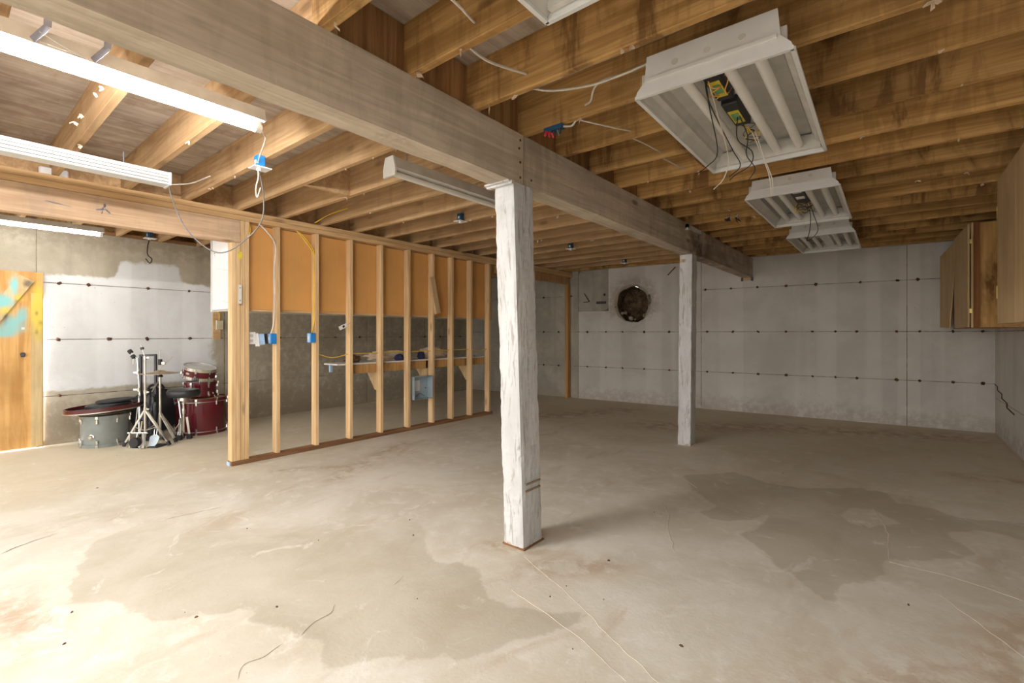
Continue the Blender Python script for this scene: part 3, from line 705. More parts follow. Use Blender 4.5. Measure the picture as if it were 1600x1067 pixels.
# shelf on brackets behind the studs
sh = empty('wall_shelf', (-5.08, 4.2, .78), 'narrow white shelf on wooden triangular brackets behind the studs', 'shelf')
MB().box(-5.235, -4.945, 2.93, 5.42, .888, .906).build('shelf_board', M['white_metal'], sh)
MB().box(-4.985, -4.947, 3.10, 5.42, .782, .886).build('apron', M['cabstain'], sh)
for y in (3.49, 4.28, 5.09):
    MB().prism([(-4.947,.886),(-5.2,.886),(-5.2,.83),(-4.99,.56),(-4.947,.56)], 1, y-.03, y+.0).build('bracket', M['cabply'], sh)
MB().box(-5.18,-5.15,2.96,2.99,.80,.887).build('shelf_clip', M['blue_pale'], sh)
def blob(name, c, size, mat, label, cat, seed, amp=.35, group=None, fr=3.0):
    bm = bmesh.new(); bmesh.ops.create_icosphere(bm, subdivisions=4, radius=1)
    b = MB(); vs = []
    for v_ in bm.verts:
        n_ = 1+amp*noise.noise(v_.co*fr+Vector((seed,0,0)))+.4*amp*noise.noise(v_.co*fr*3+Vector((0,seed,0)))
        p = v_.co*n_; z = max(p.z*size[2], -size[2]*.75); vs.append((c[0]+p.x*size[0], c[1]+p.y*size[1], c[2]+size[2]*.75+z))
    b.add(vs, [tuple(q.index for q in f.verts) for f in bm.faces]); bm.free()
    return tag(b.build(name, M[mat], None, smooth=60), label, cat, group)
SZ = .907
blob('cloth_bundle', (-5.13,3.77,SZ), (.06,.31,.065), 'cloth', 'long crumpled beige cloth lying along the shelf', 'cloth', 1.0, .55)
blob('cloth_bundle', (-5.13,4.53,SZ), (.065,.24,.085), 'cloth', 'higher crumpled beige cloth heap at the right of the shelf', 'cloth', 4.0, .5)
blob('rag', (-5.10,3.22,SZ), (.07,.10,.05), 'cloth_brown', 'brown rag bundle at the left end of the shelf', 'rag', 8.0, .4)
blob('rag', (-4.985,3.83,SZ), (.032,.07,.045), 'cloth_navy', 'navy rag beside the beige cloth, middle of shelf', 'rag', 3.0, .4)
blob('rag', (-4.99,4.20,SZ), (.03,.06,.06), 'cloth_navy', 'taller navy rag on the shelf behind the wooden scrap stud', 'rag', 6.0, .4)

# ------------------------------------------------------------------ door in the left wall
dt = tag(MB().box(LX+.030, LX+.050, -.33, .785, .012, 1.93).build('door_1', M['door'], None, origin=(0,0,0)), kind='structure')
def door_attrs(o):
    me = o.data; bm = bmesh.new(); bm.from_mesh(me)
    bmesh.ops.subdivide_edges(bm, edges=bm.edges[:], cuts=30, use_grid_fill=True); bm.to_mesh(me); bm.free()
    P = np.array([v.co for v in me.vertices]); y, z = P[:,1], P[:,2]
    def g(cy, cz, ry, rz): return np.exp(-((y-cy)/ry)**2-((z-cz)/rz)**2)
    set_attr(me, 'teal', np.maximum.reduce([g(.56,1.78,.035,.12), g(.47,1.60,.10,.09), g(.56,1.36,.10,.10), g(.47,1.27,.16,.06), g(.62,1.46,.05,.1), g(.1,1.4,.2,.3)]))
    set_attr(me, 'yellow', np.maximum.reduce([1.2*g(.74,1.50,.06,.30), g(.60,1.64,.05,.04), .8*g(.5,1.5,.06,.05)]))
    set_attr(me, 'black', np.maximum.reduce([.9*g(.66,1.80,.05,.05), .75*g(.76,1.36,.03,.03), .7*g(.73,1.48,.02,.04), .7*g(.50,1.42,.03,.06), .6*g(.58,1.6,.03,.03), .6*g(.73,1.28,.02,.05)]))
door_attrs(dt)
o = MB().box(LX+.051, LX+.075, .685, .775, .02, 1.70).build('stile', M['door_trim'], dt); door_attrs(o)
b = MB(); b.bar((LX+.064, .655, 1.86), (LX+.064, .16, 1.0), .024, .13, up=(0,1,-.55)); o = b.build('brace', M['door_trim'], dt); door_attrs(o)
b = MB(); b.lathe([(0,.03),(.02,.03),(.022,.012),(.012,.01),(.012,0)], (LX+.05,.625,1.03), 14, Matrix.Rotation(PI/2,3,'Y')); b.box(LX+.05,LX+.055,.61,.64,1.0,1.05); b.build('latch', M['dark_metal'], dt)
b = MB(); b.box(LX+.05,LX+.053,.615,.64,1.30,1.325); b.build('keyhole_plate', M['white_metal'], dt)
# daylight leaking round the loose door board
def daylight(name, loc, rot, sx, sy, power):
    L = bpy.data.lights.new(name, 'AREA'); L.shape = 'RECTANGLE'; L.size = sx; L.size_y = sy; L.energy = power; L.color = (.88,.93,1.0)
    o = bpy.data.objects.new(name, L); COL.objects.link(o); o.location = loc; o.rotation_euler = rot; return o
daylight('daylight_door_gap', (LX+.018, .765, .85), (PI/2, 0, math.radians(-12)), .018, 1.6, 3.0)
daylight('daylight_door_sill', (LX+.04, .4, .006), (0, math.radians(-80), 0), .012, .8, .6)

# ------------------------------------------------------------------ ceiling troffers on the right
def troffer(loc, rz, label, style, tubes, E_=.136):
    t = empty('troffer_light', loc, label, 'ceiling light', rz, 'open fluorescent troffers hanging under the joists')
    hx, hy, H = .305, .61, .136
    def B(b, name, mat, par=None, **k): return b.build(name, M[mat], par or t, local=True, **k)
    prof = [(.305,0),(.297,.02),(.272,.045),(.262,.06),(.252,.17)]
    b = MB()                                         # sloping sides and roof of the housing
    sec = [(-.300,.004),(-.285,.03),(-.235,.110),(-.06,.125),(.06,.125),(.235,.110),(.285,.03),(.300,.004)]
    sec2 = [(x*1.02, z+.006) for x, z in reversed(sec)]
    sec2 = [(-.303,.004)]+[(x, z) for x, z in []]
    top = [(.303,.004),(.29,.035),(.255,.06),(.25,H),(-.25,H),(-.255,.06),(-.29,.035),(-.303,.004)]
    poly = sec+top
    n = len(poly); vs = [(x, -hy+.01, z) for x, z in poly]+[(x, hy-.01, z) for x, z in poly]
    b.add(vs, [(i, (i+1) % n, n+(i+1) % n, n+i) for i in range(n)]); B(b, 'housing', 'dirty_white')
    for s in (-1, 1):                                # end plates with the swept shoulders
        ep = [(-.305,0),(.305,0),(.296,.025),(.275,.048),(.262,.062),(.252,E_),(-.252,E_),(-.262,.062),(-.275,.048),(-.296,.025)]
        b = MB(); b.prism(ep, 1, s*hy-.006, s*hy+.006); e = B(b, 'end_plate', 'white_metal')
        b = MB(); b.box(-.25, .25, s*hy+(.006 if s > 0 else -.014), s*hy+(.014 if s > 0 else -.006), .056, .068); B(b, 'ridge', 'white_metal', e)
        for kx in (-.13, 0, .13):
            b = MB(); b.lathe([(0,.002),(.013,.002),(.014,0)], (kx, s*(hy+.006), .105), 12, Matrix.Rotation(PI/2*(-s),3,'X')); B(b, 'knockout', 'dirty_white', e)
        b = MB(); b.box(-.28, .28, s*hy*.965-.012, s*hy*.965+.012, .02, .10); B(b, 'socket_bar', 'dirty_white')
    b = MB()
    for s in (-1, 1):
        b.box(s*.305-.012, s*.305+.004*s if s > 0 else s*.305+.012, -hy, hy, -.004, .008) if s > 0 else b.box(-.309, -.293, -hy, hy, -.004, .008)
        b.box(-.305, .305, s*hy-.008, s*hy+.008, -.004, .008)
    B(b, 'rim', 'white_metal')
    for x in tubes:
        b = MB(); b.tube([(x,-.585,.055),(x,-.575,.055),(x,.575,.055),(x,.585,.055)], .023, 14); u = B(b, 'fluorescent_tube', 'tube_off', smooth=40)
        for s in (-1,1): b = MB(); b.tube([(x,s*.57,.055),(x,s*.588,.055)], .0235, 14); B(b, 'end_cap', 'dull_chrome', u)
    if style == 'open':
        for y in (-.33, .02):
            b = MB(); b.box(-.072, .005, y-.15, y+.15, .082, .124); k = B(b, 'ballast', 'black_plastic', bevel=.006)
            b = MB(); b.box(-.062, -.012, y-.06, y+.10, .0795, .0825); q = B(b, 'sticker', 'label_yellow', k)
            b = MB(); b.box(-.055, -.02, y-.03, y+.06, .0775, .080); B(b, 'sticker', 'label_green', k)
        R_ = random.Random(int(loc[1]*100))
        for k, (mt, x0, y0) in enumerate((('wire_orange',-.06,-.42),('wire_orange',-.03,-.44),('wire_black',-.05,.2),('cable_yellow',-.05,.22),('cable_yellow',-.03,.25),('cable_grey',-.02,.2))):
            pts = [(x0,y0,.10)]
            for j in range(5): pts.append((x0+R_.uniform(-.04,.05), y0+.04*(j+1), .085+R_.uniform(-.03,.02)))
            b = MB(); b.tube(smoothpath(pts), .0032, 5); B(b, 'wire', mt, smooth=60)
    elif style == 'half':
        b = MB(); b.box(-.05, .05, -.45, .1, .08, .124); k = B(b, 'ballast', 'black_plastic', bevel=.006)
        for y in (-.3, -.1): b = MB(); b.box(-.03,.03,y-.04,y+.04,.0775,.0805); B(b, 'sticker', 'paper', k)
        R_ = random.Random(4)
        for k in range(7):
            pts = [(R_.uniform(-.05,.05), .05, .10)]+[(R_.uniform(-.08,.09), .1+.05*j, .07+R_.uniform(-.05,.03)) for j in range(5)]
            b = MB(); b.tube(smoothpath(pts), .003, 5); B(b, 'wire', ('cable_yellow','cable_grey','wire_black','rust')[k % 4], smooth=60)
    else:
        b = MB(); b.prism([(-.06,.10),(.06,.10),(.045,.06),(-.045,.06)], 1, -.58, .58); B(b, 'ballast_cover', 'white_metal')
    for x in (-.22, .22):                            # hanging wires up to the joists
        for y in (-.5, .5):
            b = MB(); b.tube([(x,y,H-.002),(x*1.05,y*1.02,.20)], .0022, 5); B(b, 'hanging_wire', 'dark_metal')
    return t
t1 = troffer((-.588, 2.586, 2.30), math.radians(.6), 'largest in view of the open troffers, black ballasts and wires exposed', 'open', (-.115,.06,.175), .166)
t2 = troffer((-.588, 4.615, 2.30), 0, 'white troffer with loose wiring, second from the far wall', 'half', (-.19,-.09,.09,.19))
t3 = troffer((-.597, 6.53, 2.30), 0, 'white troffer with centre cover, nearest the far wall', 'closed', (-.2,-.1,.1,.2))
t0 = troffer((-.597, .69, 2.30), 0, 'white troffer cut off by the top edge of the picture', 'closed', (-.19,-.09,.09,.19))
# dangling wires from the near troffer
def wire(pts, r, mat, name, label, cat, parent=None, group=None):
    b = MB(); b.tube(smoothpath(pts, 8), r, 6); o = b.build(name, M[mat], parent, smooth=60)
    if parent is None: tag(o, label, cat, group)
    return o
for k, (mt, pts) in enumerate((('wire_black', [(-.64,2.14,2.40),(-.68,2.35,2.34),(-.74,2.7,2.25),(-.80,2.72,2.19),(-.84,2.66,2.14)]),
                ('wire_black', [(-.64,2.13,2.40),(-.665,2.3,2.34),(-.68,2.75,2.27),(-.66,2.85,2.2),(-.72,2.86,2.15)]),
                ('cable_white', [(-.635,2.14,2.40),(-.66,2.4,2.33),(-.71,2.8,2.24),(-.75,2.86,2.15),(-.8,2.84,2.09)]),
                ('wire_black', [(-.62,2.62,2.38),(-.65,2.75,2.31),(-.61,2.9,2.28),(-.64,3.0,2.24),(-.72,3.0,2.20),(-.74,2.95,2.16)]),
                ('wire_black', [(-.61,2.62,2.38),(-.60,2.75,2.31),(-.64,2.9,2.27),(-.62,3.02,2.22),(-.66,3.05,2.17)]),
                ('cable_white', [(-.60,2.85,2.37),(-.58,3.0,2.28),(-.56,3.1,2.18),(-.555,3.12,2.08)]),
                ('cable_white', [(-.585,2.85,2.37),(-.57,3.0,2.27),(-.545,3.1,2.16),(-.55,3.13,2.085)]))):
    o = wire(pts, .0028, mt, 'dangling_wire', None, None)
    mw = Matrix.Translation((-.588,2.586,2.30)) @ Matrix.Rotation(math.radians(.6),4,'Z')
    loc = o.location.copy(); o.parent = t1; o.matrix_parent_inverse = mw.inverted(); o.location = loc
for pts in ([(-.57,4.75,2.38),(-.56,4.9,2.30),(-.58,5.02,2.2),(-.60,5.0,2.10)], [(-.55,4.75,2.38),(-.54,4.9,2.32),(-.52,5.05,2.2),(-.57,5.08,2.13),(-.60,5.03,2.10)]):
    o = wire(pts, .003, 'wire_black', 'dangling_wire', None, None); loc = o.location.copy(); o.parent = t2
    o.matrix_parent_inverse = Matrix.Translation((-.588,4.615,2.30)).inverted(); o.location = loc

# ------------------------------------------------------------------ strip lights on the left
def hang(t, x, y, z0, z1, name='hanger', mat='strap', w=.02):
    b = MB(); b.tube([(x,y,z0),(x,y,z1)], w/6, 6); b.build(name, M[mat], t)
SX = -2.52
s1 = empty('shop_light', (SX, .44, 2.275), 'lit shop light hanging nearest the camera, bright white diffuser', 'ceiling light')
MB().prism([(SX-.05,2.336),(SX+.05,2.336),(SX+.034,2.40),(SX-.034,2.40)], 1, -.17, 1.07).build('housing', M['dirty_white'], s1)
b = MB(); b.tube([(SX,-.15,2.308),(SX,1.035,2.308)], .0205, 20); b.build('diffuser', M['tube_on'], s1, smooth=50)
for y0, y1 in ((1.036,1.064),(-.18,-.151)):
    b = MB(); b.tube([(SX,y0,2.308),(SX,y1,2.308)], .023, 20); b.box(SX-.02, SX+.02, y0+.004, y1-.004, 2.32, 2.347); b.build('end_cap', M['tube_off'], s1, smooth=50)
for y in (.27, .44):                                 # bent grey strap hooks
    b = MB(); P = [(SX+.12,y,2.50),(SX+.12,y,2.44),(SX+.10,y-.0,2.39),(SX+.045,y-.035,2.345),(SX+.03,y-.05,2.33)]
    for a, c in zip(P[:-1], P[1:]): b.bar(a, c, .022, .004, up=(1,0,.3))
    b.build('hanger_strap', M['strap'], s1)
b = MB(); b.tube(smoothpath([(SX+.05,.24,2.35),(SX+.06,.3,2.342),(SX+.05,.37,2.345)]), .0012, 4); b.tube(smoothpath([(SX+.08,.25,2.37),(SX+.06,.33,2.35),(SX+.05,.4,2.34)]), .001, 4); b.build('cobweb', M['cobweb'], s1)
X2 = -3.95
s2 = empty('strip_light', (X2, .4, 2.28), 'unlit ribbed white strip light above the door header', 'ceiling light')
for k, (z0, z1, hw) in enumerate(((2.29,2.305,.055),(2.308,2.325,.062),(2.328,2.345,.066),(2.348,2.372,.066))):
    MB().box(X2-hw, X2+hw, -.18, 1.04, z0, z1).build('rib_panel', M['white_metal'], s2, bevel=.002)
MB().box(X2-.052, X2+.052, -.18, 1.03, 2.295, 2.37).build('core', M['dark_metal'], s2)
MB().box(X2-.067, X2+.067, 1.035, 1.05, 2.286, 2.374).build('end_plate', M['white_metal'], s2, bevel=.002)
for y in (.0, .8): hang(s2, X2, y, 2.37, 2.46)
X3 = -6.5
s3 = empty('strip_light', (X3, .4, 2.28), 'lit strip light beyond the header, close to the door wall', 'ceiling light')
MB().prism([(X3-.05,2.318),(X3+.05,2.318),(X3+.035,2.37),(X3-.035,2.37)], 1, -.15, 1.15).build('housing', M['dirty_white'], s3)
b = MB(); b.tube([(X3,-.13,2.30),(X3,1.12,2.30)], .018, 12); b.build('fluorescent_tube', M['tube_on_far'], s3, smooth=40)
for y in (-.14, 1.13): MB().box(X3-.02,X3+.02,y-.012,y+.012,2.28,2.32).build('socket', M['white_plastic'], s3)
for y in (.0,.9): hang(s3, X3, y, 2.37, 2.46)
s4 = empty('strip_light', (SX, 2.45, 2.275), 'unlit single-tube strip light ending behind the nearest white post', 'ceiling light')
MB().prism([(SX-.06,2.322),(SX+.06,2.322),(SX+.04,2.395),(SX-.04,2.395)], 1, 1.87, 3.05).build('housing', M['joist_left'] if 0 else M['dirty_white'], s4)
MB().prism([(SX-.062,2.27),(SX+.062,2.27),(SX+.062,2.32),(SX+.042,2.398),(SX-.042,2.398),(SX-.062,2.32)], 1, 1.855, 1.869).build('end_plate', M['white_metal'], s4)
b = MB(); b.tube([(SX,1.87,2.298),(SX,3.05,2.298)], .019, 12); b.build('fluorescent_tube', M['tube_off'], s4, smooth=40)
for y in (2.0,2.9): hang(s4, SX, y, 2.395, 2.46)

# ------------------------------------------------------------------ boxes and cables on the ceiling
def ceil_box(x, y, label, mat='blue_dark', plate=True, group='blue junction boxes under the joists', dz=0.0):
    t = empty('junction_box', (x, y, 2.36+dz), label, 'junction box', 0, group); q = 2.36+dz
    MB().box(x-.03, x+.03, y-.050, y+.001, q+.015, q+.092).build('box', M[mat], t, bevel=.004)
    if plate: MB().box(x-.05, x+.05, y-.078, y+.035, q+.006, q+.013).build('cover_plate', M['white_plastic'], t, bevel=.001)
    MB().box(x-.012, x+.012, y-.0525, y-.0495, q+.035, q+.06).build('sticker', M['white_plastic'], t)
    b = MB(); b.tube([(x,y-.03,q+.006),(x,y-.03,q-.01)], .014, 10); b.build('socket', M['white_plastic'], t)
    return t
ceil_box(-3.31, JYS[8]+.045, 'blue ceiling box with white plate and cords, right of the lit shop light', 'blue')
ceil_box(-3.54, JYS[13]+.045, 'teal ceiling box just left of the nearest white post', dz=.07)
ceil_box(-3.50, JYS[18]+.045, 'teal ceiling box just right of the nearest white post', dz=.07)
ceil_box(-3.50, JYS[22]+.045, 'teal ceiling box closest to the far wall', dz=.07)
MB().box(-6.80, -6.76, JYS[8]+.09, JYS[9]+.043, JB+.004, JT-.01).build('blocking', M['joist_left'], ceil)
jb = ceil_box(-6.757, 1.635, 'blue ceiling box over the drum kit, cord hanging down')
b = MB(); b.tube(smoothpath([(-6.757,1.605,2.35),(-6.757,1.59,2.27),(-6.757,1.59,2.18),(-6.757,1.63,2.13),(-6.757,1.61,2.08),(-6.757,1.57,2.13)], 8), .006, 6); b.build('cord', M['wire_black'], jb, smooth=60)
t = empty('switch_box', (-1.50, JYS[10], 2.38), 'open box with red and black wire nuts beside the big beam', 'junction box')
MB().box(-1.56, -1.44, JYS[10]+.0, JYS[10]+.038, 2.415, 2.438).build('box', M['blue_dark'], t)
for k, (x, y, m_) in enumerate(((-1.545,.005,'red_plastic'),(-1.52,.03,'red_plastic'),(-1.50,.01,'black_plastic'),(-1.475,.025,'cable_grey'),(-1.53,.018,'red_plastic'),(-1.455,.008,'black_plastic'))):
    b = MB(); b.lathe([(0,-.028),(.006,-.028),(.011,0)], (x,JYS[10]+y,2.415), 8, Matrix.Rotation(random.uniform(-.7,.7),3,'X')); b.build('wire_nut', M[m_], t)
J = JB
wire([(-1.44,JYS[10]+.02,2.425),(-1.40,JYS[10]+.05,2.43),(-1.36,JYS[10]+.03,2.45)], .006, 'cable_white', 'cable', 'short white cable leaving the red and black wire box', 'cable')
wire([(-1.40,JYS[9]+.045,2.47),(-1.30,JYS[9]+.13,2.455),(-1.12,JYS[9]+.20,2.452),(-.95,JYS[9]+.22,2.46),(-.80,JYS[9]+.22,2.47),(-.70,JYS[9]+.22,2.475)], .0055, 'cable_white', 'cable', 'white cable running to the near troffer top', 'cable')
wire([(-1.28,JYS[10]-.01,2.485),(-1.22,JYS[10]-.06,2.47),(-1.10,JYS[9]+.22,2.46),(-.95,JYS[9]+.235,2.468),(-.70,JYS[9]+.235,2.482)], .0055, 'cable_white', 'cable', 'white cable coming out of a joist hole, bound for the near troffer', 'cable')
wire([(-1.26,JYS[7]+.04,2.50),(-1.28,JYS[8]-.15,2.51),(-1.30,JYS[8]-.002,2.505)], .006, 'cable_white', 'cable', 'pale cable crossing the bay at the top of the picture', 'cable')
wire([(-1.38,JYS[8]+.04,2.462),(-1.40,JYS[8]+.2,2.475),(-1.36,JYS[9]-.002,2.50)], .006, 'cable_white', 'cable', 'short pale cable between the two joists above the beam joint', 'cable')
wire([(-1.34,JYS[10]+.045,2.44),(-1.25,JYS[10]+.25,2.445),(-1.22,JYS[11]-.003,2.475)], .004, 'cable_white', 'cable', 'thin cable just right of the wire-nut box', 'cable')
wire([(-1.24,JYS[11]+.042,2.455),(-1.21,JYS[11]+.2,2.455),(-1.2,JYS[12]-.002,2.468)], .004, 'cable_white', 'cable', 'thin cable in the bay right of beam, two bays past wire-nut box', 'cable')
wire([(-1.22,JYS[12]+.042,2.455),(-1.2,JYS[12]+.2,2.455),(-1.19,JYS[13]-.002,2.468)], .004, 'cable_white', 'cable', 'thin cable in the bay right of beam, three bays past wire-nut box', 'cable')
# cords of the left ceiling
bx = (-3.29, JYS[8]+.015)
wire([(bx[0]-.02,bx[1],2.36),(-3.32,1.42,2.2),(-3.36,1.43,2.05),(-3.45,1.40,1.95),(-3.6,1.30,1.83),(-3.72,1.22,1.85),(-3.85,1.12,2.0),(-3.93,1.06,2.22),(-3.95,1.05,2.32)], .0045, 'cable_grey', 'power_cord', 'grey power cord sagging from blue ceiling box to ribbed strip light', 'cord')
wire([(SX-.03,1.06,2.34),(-2.62,1.12,2.33),(-2.9,1.25,2.41),(bx[0]+.02,bx[1]-.02,2.40),(-3.28,1.37,2.30),(-3.27,1.35,2.22),(-3.30,1.37,2.17),(-3.27,1.38,2.23)], .004, 'cable_white', 'power_cord', 'white looped cord from lit shop light to blue ceiling box', 'cord')
wire([(-4.6,1.20,2.47),(-4.35,1.3,2.455),(-4.05,1.34,2.46)], .005, 'cable_white', 'cable', 'pale cable stretched above the header near the ribbed light', 'cable')
wire([(-4.83,2.6,2.40+.05),(-4.6,2.62,2.50),(-4.3,2.66,2.53)], .006, 'cable_yellow', 'cable', 'yellow cable bending over the top plate', 'cable')
MB().box(-4.93,-4.87,.50,.66,2.44,2.53)
t = tag(MB().box(-4.94,-4.89,.50,.66,2.440,2.50).build('chime_box', M['white_plastic'], None, bevel=.008), 'small white plastic box sitting on the header plate', 'box')

# ------------------------------------------------------------------ things on the stud wall
def wall_box(y, z, mat, label, front=True, plate=False):
    t = empty('outlet_box', (PX-.03, y, z), label, 'outlet box')
    MB().box(PX-.065, PX+.012, y-.030, y+.028, z-.052, z+.052).build('box', M[mat], t, bevel=.004)
    MB().box(PX-.05, PX-.0, y-.033, y-.029, z-.045, z+.045).build('side_face', M['blue_pale'], t)
    if not plate: MB().box(PX-.035, PX-.018, y-.0355, y-.0325, z-.015, z+.018).build('sticker', M['white_plastic'], t)
    return t
wall_box(2.17, 1.205, 'blue', 'blue outlet box on the second stud from the doorway')
wall_box(2.585, 1.21, 'blue', 'blue outlet box fed by the yellow cable')
t = empty('outlet', (PX-.05,1.97,1.15), 'white duplex outlet plate on the end stud', 'outlet')
MB().box(PX-.055,PX-.047,1.945,2.02,1.152,1.272).build('plate', M['white_plastic'], t, bevel=.002)
for z in (1.185,1.235): MB().box(PX-.048,PX-.0455,1.967,1.998,z-.014,z+.014).build('socket', M['dirty_white'], t)
t = empty('pale_outlet_box', (PX-.07,2.09,1.14), 'pale blue work box tilted beside the second stud', 'outlet box')
mm = Matrix.Translation((PX-.06,2.085,1.20)) @ Matrix.Rotation(.12,4,'X')
MB().box(-.03,.03,-.04,.018,-.055,.055,mm).build('box', M['blue_pale'], t, bevel=.005); MB().box(-.04,.036,-.052,-.041,-.065,.065,mm).build('flange', M['white_plastic'], t); MB().box(-.028,.034,.019,.04,-.05,.05,mm).build('clamp', M['black_plastic'], t)
# white handle bracket
t = empty('wall_bracket', (PX+.03,1.855,1.56), 'white bracket handle screwed to the end studs', 'bracket')
MB().box(PX+.038,PX+.043,1.83,1.858,1.54,1.72).build('bar', M['white_metal'], t)
for z in (1.55,1.71): MB().box(PX,PX+.042,1.842,1.85,z-.006,z+.006).build('arm', M['dull_chrome'], t)
for z in (1.57,1.69):
    b = MB(); b.lathe([(0,.002),(.005,.002),(.005,0)], (PX+.043,1.844,z), 8, Matrix.Rotation(PI/2,3,'Y')); b.build('screw', M['dark_metal'], t)
MB().box(PX,PX+.002,1.842,1.876,1.97,2.04).build('paint_blot', M['label_yellow'], sw)
b = MB(); b.tube([(PX-.06,1.787,1.86),(PX-.08,1.70,1.865)], .003, 5); b.build('nail', M['dull_chrome'], sw)
b = MB(); b.tube([(PX-.06,1.787,1.55),(PX-.08,1.72,1.57)], .003, 5); b.build('nail', M['dull_chrome'], sw)
# paper tag
t = empty('paper_tag', (PX+.01,2.98,1.31), 'small white paper tag wired to the fourth stud', 'tag')
MB().box(-.002,.002,-.055,.055,-.022,.022, Matrix.Translation((PX+.03,2.93,1.335)) @ Matrix.Rotation(.42,4,'X')).build('card', M['paper'], t)
MB().box(.002,.003,-.01,.016,-.012,.012, Matrix.Translation((PX+.03,2.93,1.335)) @ Matrix.Rotation(.42,4,'X')).build('print', M['black_plastic'], t)
b = MB(); b.tube([(PX+.03,2.975,1.352),(PX+.02,3.01,1.37),(PX,3.04,1.385)], .0015, 5); b.build('wire', M['dark_metal'], t)
# grey electrical cabinet
t = empty('electrical_panel', (PX-.05,4.11,.40), 'open grey metal electrical box between two studs', 'electrical box')
y0, y1, z0, z1, xa, xb = 3.95, 4.262, .39, .69, PX-.075, PX+.03
MB().box(xa, xa+.004, y0, y1, z0, z1).build('back', M['grey_metal'], t)
for q in ((y0,y0+.004,z0,z1),(y1-.004,y1,z0,z1),(y0+.004,y1-.004,z0,z0+.004),(y0+.004,y1-.004,z1-.004,z1)): MB().box(xa+.004, xb, *q).build('side', M['grey_metal'], t)
MB().box(xa+.004,xa+.006,y0+.09,y0+.17,z0+.10,z0+.24).build('sticker', M['paper'], t)
b = MB(); b.tube(smoothpath([(xa+.02,4.05,.42),(xa+.03,4.1,.46),(xa+.04,4.15,.43),(xa+.03,4.18,.42)]), .003, 5); b.build('wire', M['rust'], t)
b = MB(); b.lathe([(0,.003),(.008,.003),(.009,0)], (xa+.004,4.22,.52), 10, Matrix.Rotation(PI/2,3,'Y')); b.build('knockout', M['dark_metal'], t)
# wooden scrap nailed to a stud
b = MB(); b.bar((PX+.02,4.245,2.02),(PX+.02,4.36,1.53), .035, .08, up=(0,1,.2)); tag(b.build('wood_scrap', M['cabply'], None), 'short scrap board hanging askew on a stud', 'board')
# cables on the studs
wire([(PX-.02,2.04,2.345),(PX+.0,2.12,2.26),(PX-.01,2.195,2.15),(PX-.035,2.195,1.9),(PX-.03,2.195,1.6),(PX-.03,2.19,1.38),(PX-.04,2.17,1.27),(PX-.04,2.15,1.25)], .008, 'cable_white', 'cable', 'white cable stapled down the second stud', 'cable')
wire([(PX-.03,2.42,2.345),(PX-.01,2.50,2.28),(PX-.01,2.60,2.15),(PX-.02,2.612,2.0),(PX-.02,2.613,1.6),(PX-.02,2.613,1.4),(PX-.02,2.59,1.28),(PX-.02,2.58,1.26)], .006, 'cable_yellow', 'cable', 'yellow cable stapled down the third stud', 'cable')
wire([(PX-.045,2.43,2.345),(PX-.025,2.51,2.25),(PX-.02,2.612,2.10),(PX-.035,2.613,1.9),(PX-.035,2.613,1.4),(PX-.035,2.60,1.29),(PX-.03,2.6,1.26)], .006, 'cable_yellow', 'cable', 'second yellow cable running close beside the first on third stud', 'cable')
wire([(PX-.03,1.95,2.345),(PX-.01,1.955,2.28),(PX+.0,1.945,2.22),(PX-.03,1.94,2.2)], .006, 'cable_yellow', 'cable', 'short yellow cable loop below the top plate by the doorway', 'cable')
pts = [(PX-.03,2.66,1.03)]
for a, c_, sag in ((2.66,3.05,.035),(3.07,3.47,.0),(3.49,3.89,-.01),(3.91,4.30,.0),(4.32,4.66,.0),(4.68,5.05,.0),(5.07,5.45,.035)):
    pts += [((PX-.05), (a+c_)/2, 1.02-sag), (PX-.05, c_+.01, 1.02)]
wire(pts, .006, 'cable_yellow', 'cable', 'long yellow cable threaded level through the studs above the shelf', 'cable')
# outlet on a wood strip on the left wall
t = empty('wall_outlet', (LX+.03,2.53,1.17), 'beige outlet on a wood strip on the concrete wall behind the studs', 'outlet')
MB().box(LX+.013,LX+.032,2.47,2.565,1.175,1.62).build('strip', M['plate'], t); MB().box(LX+.033,LX+.065,2.50,2.59,1.31,1.44).build('box', M['beige_plastic'], t, bevel=.004)
b = MB(); b.tube(smoothpath([(LX+.04,2.54,1.44),(LX+.04,2.55,1.5),(LX+.035,2.52,1.6)]), .006, 6); b.build('cable', M['cable_yellow'], t)

# ------------------------------------------------------------------ cabinets on the right wall
c1 = empty('wall_cabinet', (.8,4.2,1.325), 'plywood wall cabinet cut off by the right picture edge', 'cabinet')
MB().box(.622,RX-.014,3.3,4.90,1.325,2.38).build('body', M['cabply'], c1)
MB().box(.60,.619,4.254,4.905,1.328,2.378).build('door', M['cabply'], c1, bevel=.002); MB().box(.60,.619,3.6,4.250,1.328,2.378).build('door', M['cabply'], c1, bevel=.002)
for z in (1.56, 2.14): MB().box(.597,.606,4.905,4.916,z-.045,z+.045).build('hinge', M['brass'], c1)
c2 = empty('wall_cabinet', (.8,7.3,1.315), 'stained plywood wall cabinet in the far corner with sagging doors ajar', 'cabinet')
MB().box(.66,RX-.014,6.44,6.458,1.318,2.343).build('end_panel', M['cabstain'], c2); MB().box(.66,RX-.014,8.322,8.34,1.318,2.343).build('end_panel', M['cabstain'], c2)
MB().box(.66,RX-.014,6.46,8.32,1.318,1.336).build('bottom_panel', M['cabstain'], c2); MB().box(.66,RX-.014,6.46,8.32,2.325,2.343).build('top_panel', M['cabstain'], c2); MB().box(RX-.03,RX-.014,6.46,8.32,1.338,2.323).build('back_panel', M['cabstain'], c2)
MB().box(.625,.665,6.425,6.455,1.316,2.345).build('face_frame', M['trim_red'], c2); MB().box(.605,.622,6.42,6.44,1.316,2.345).build('edge_strip', M['cabply'], c2)
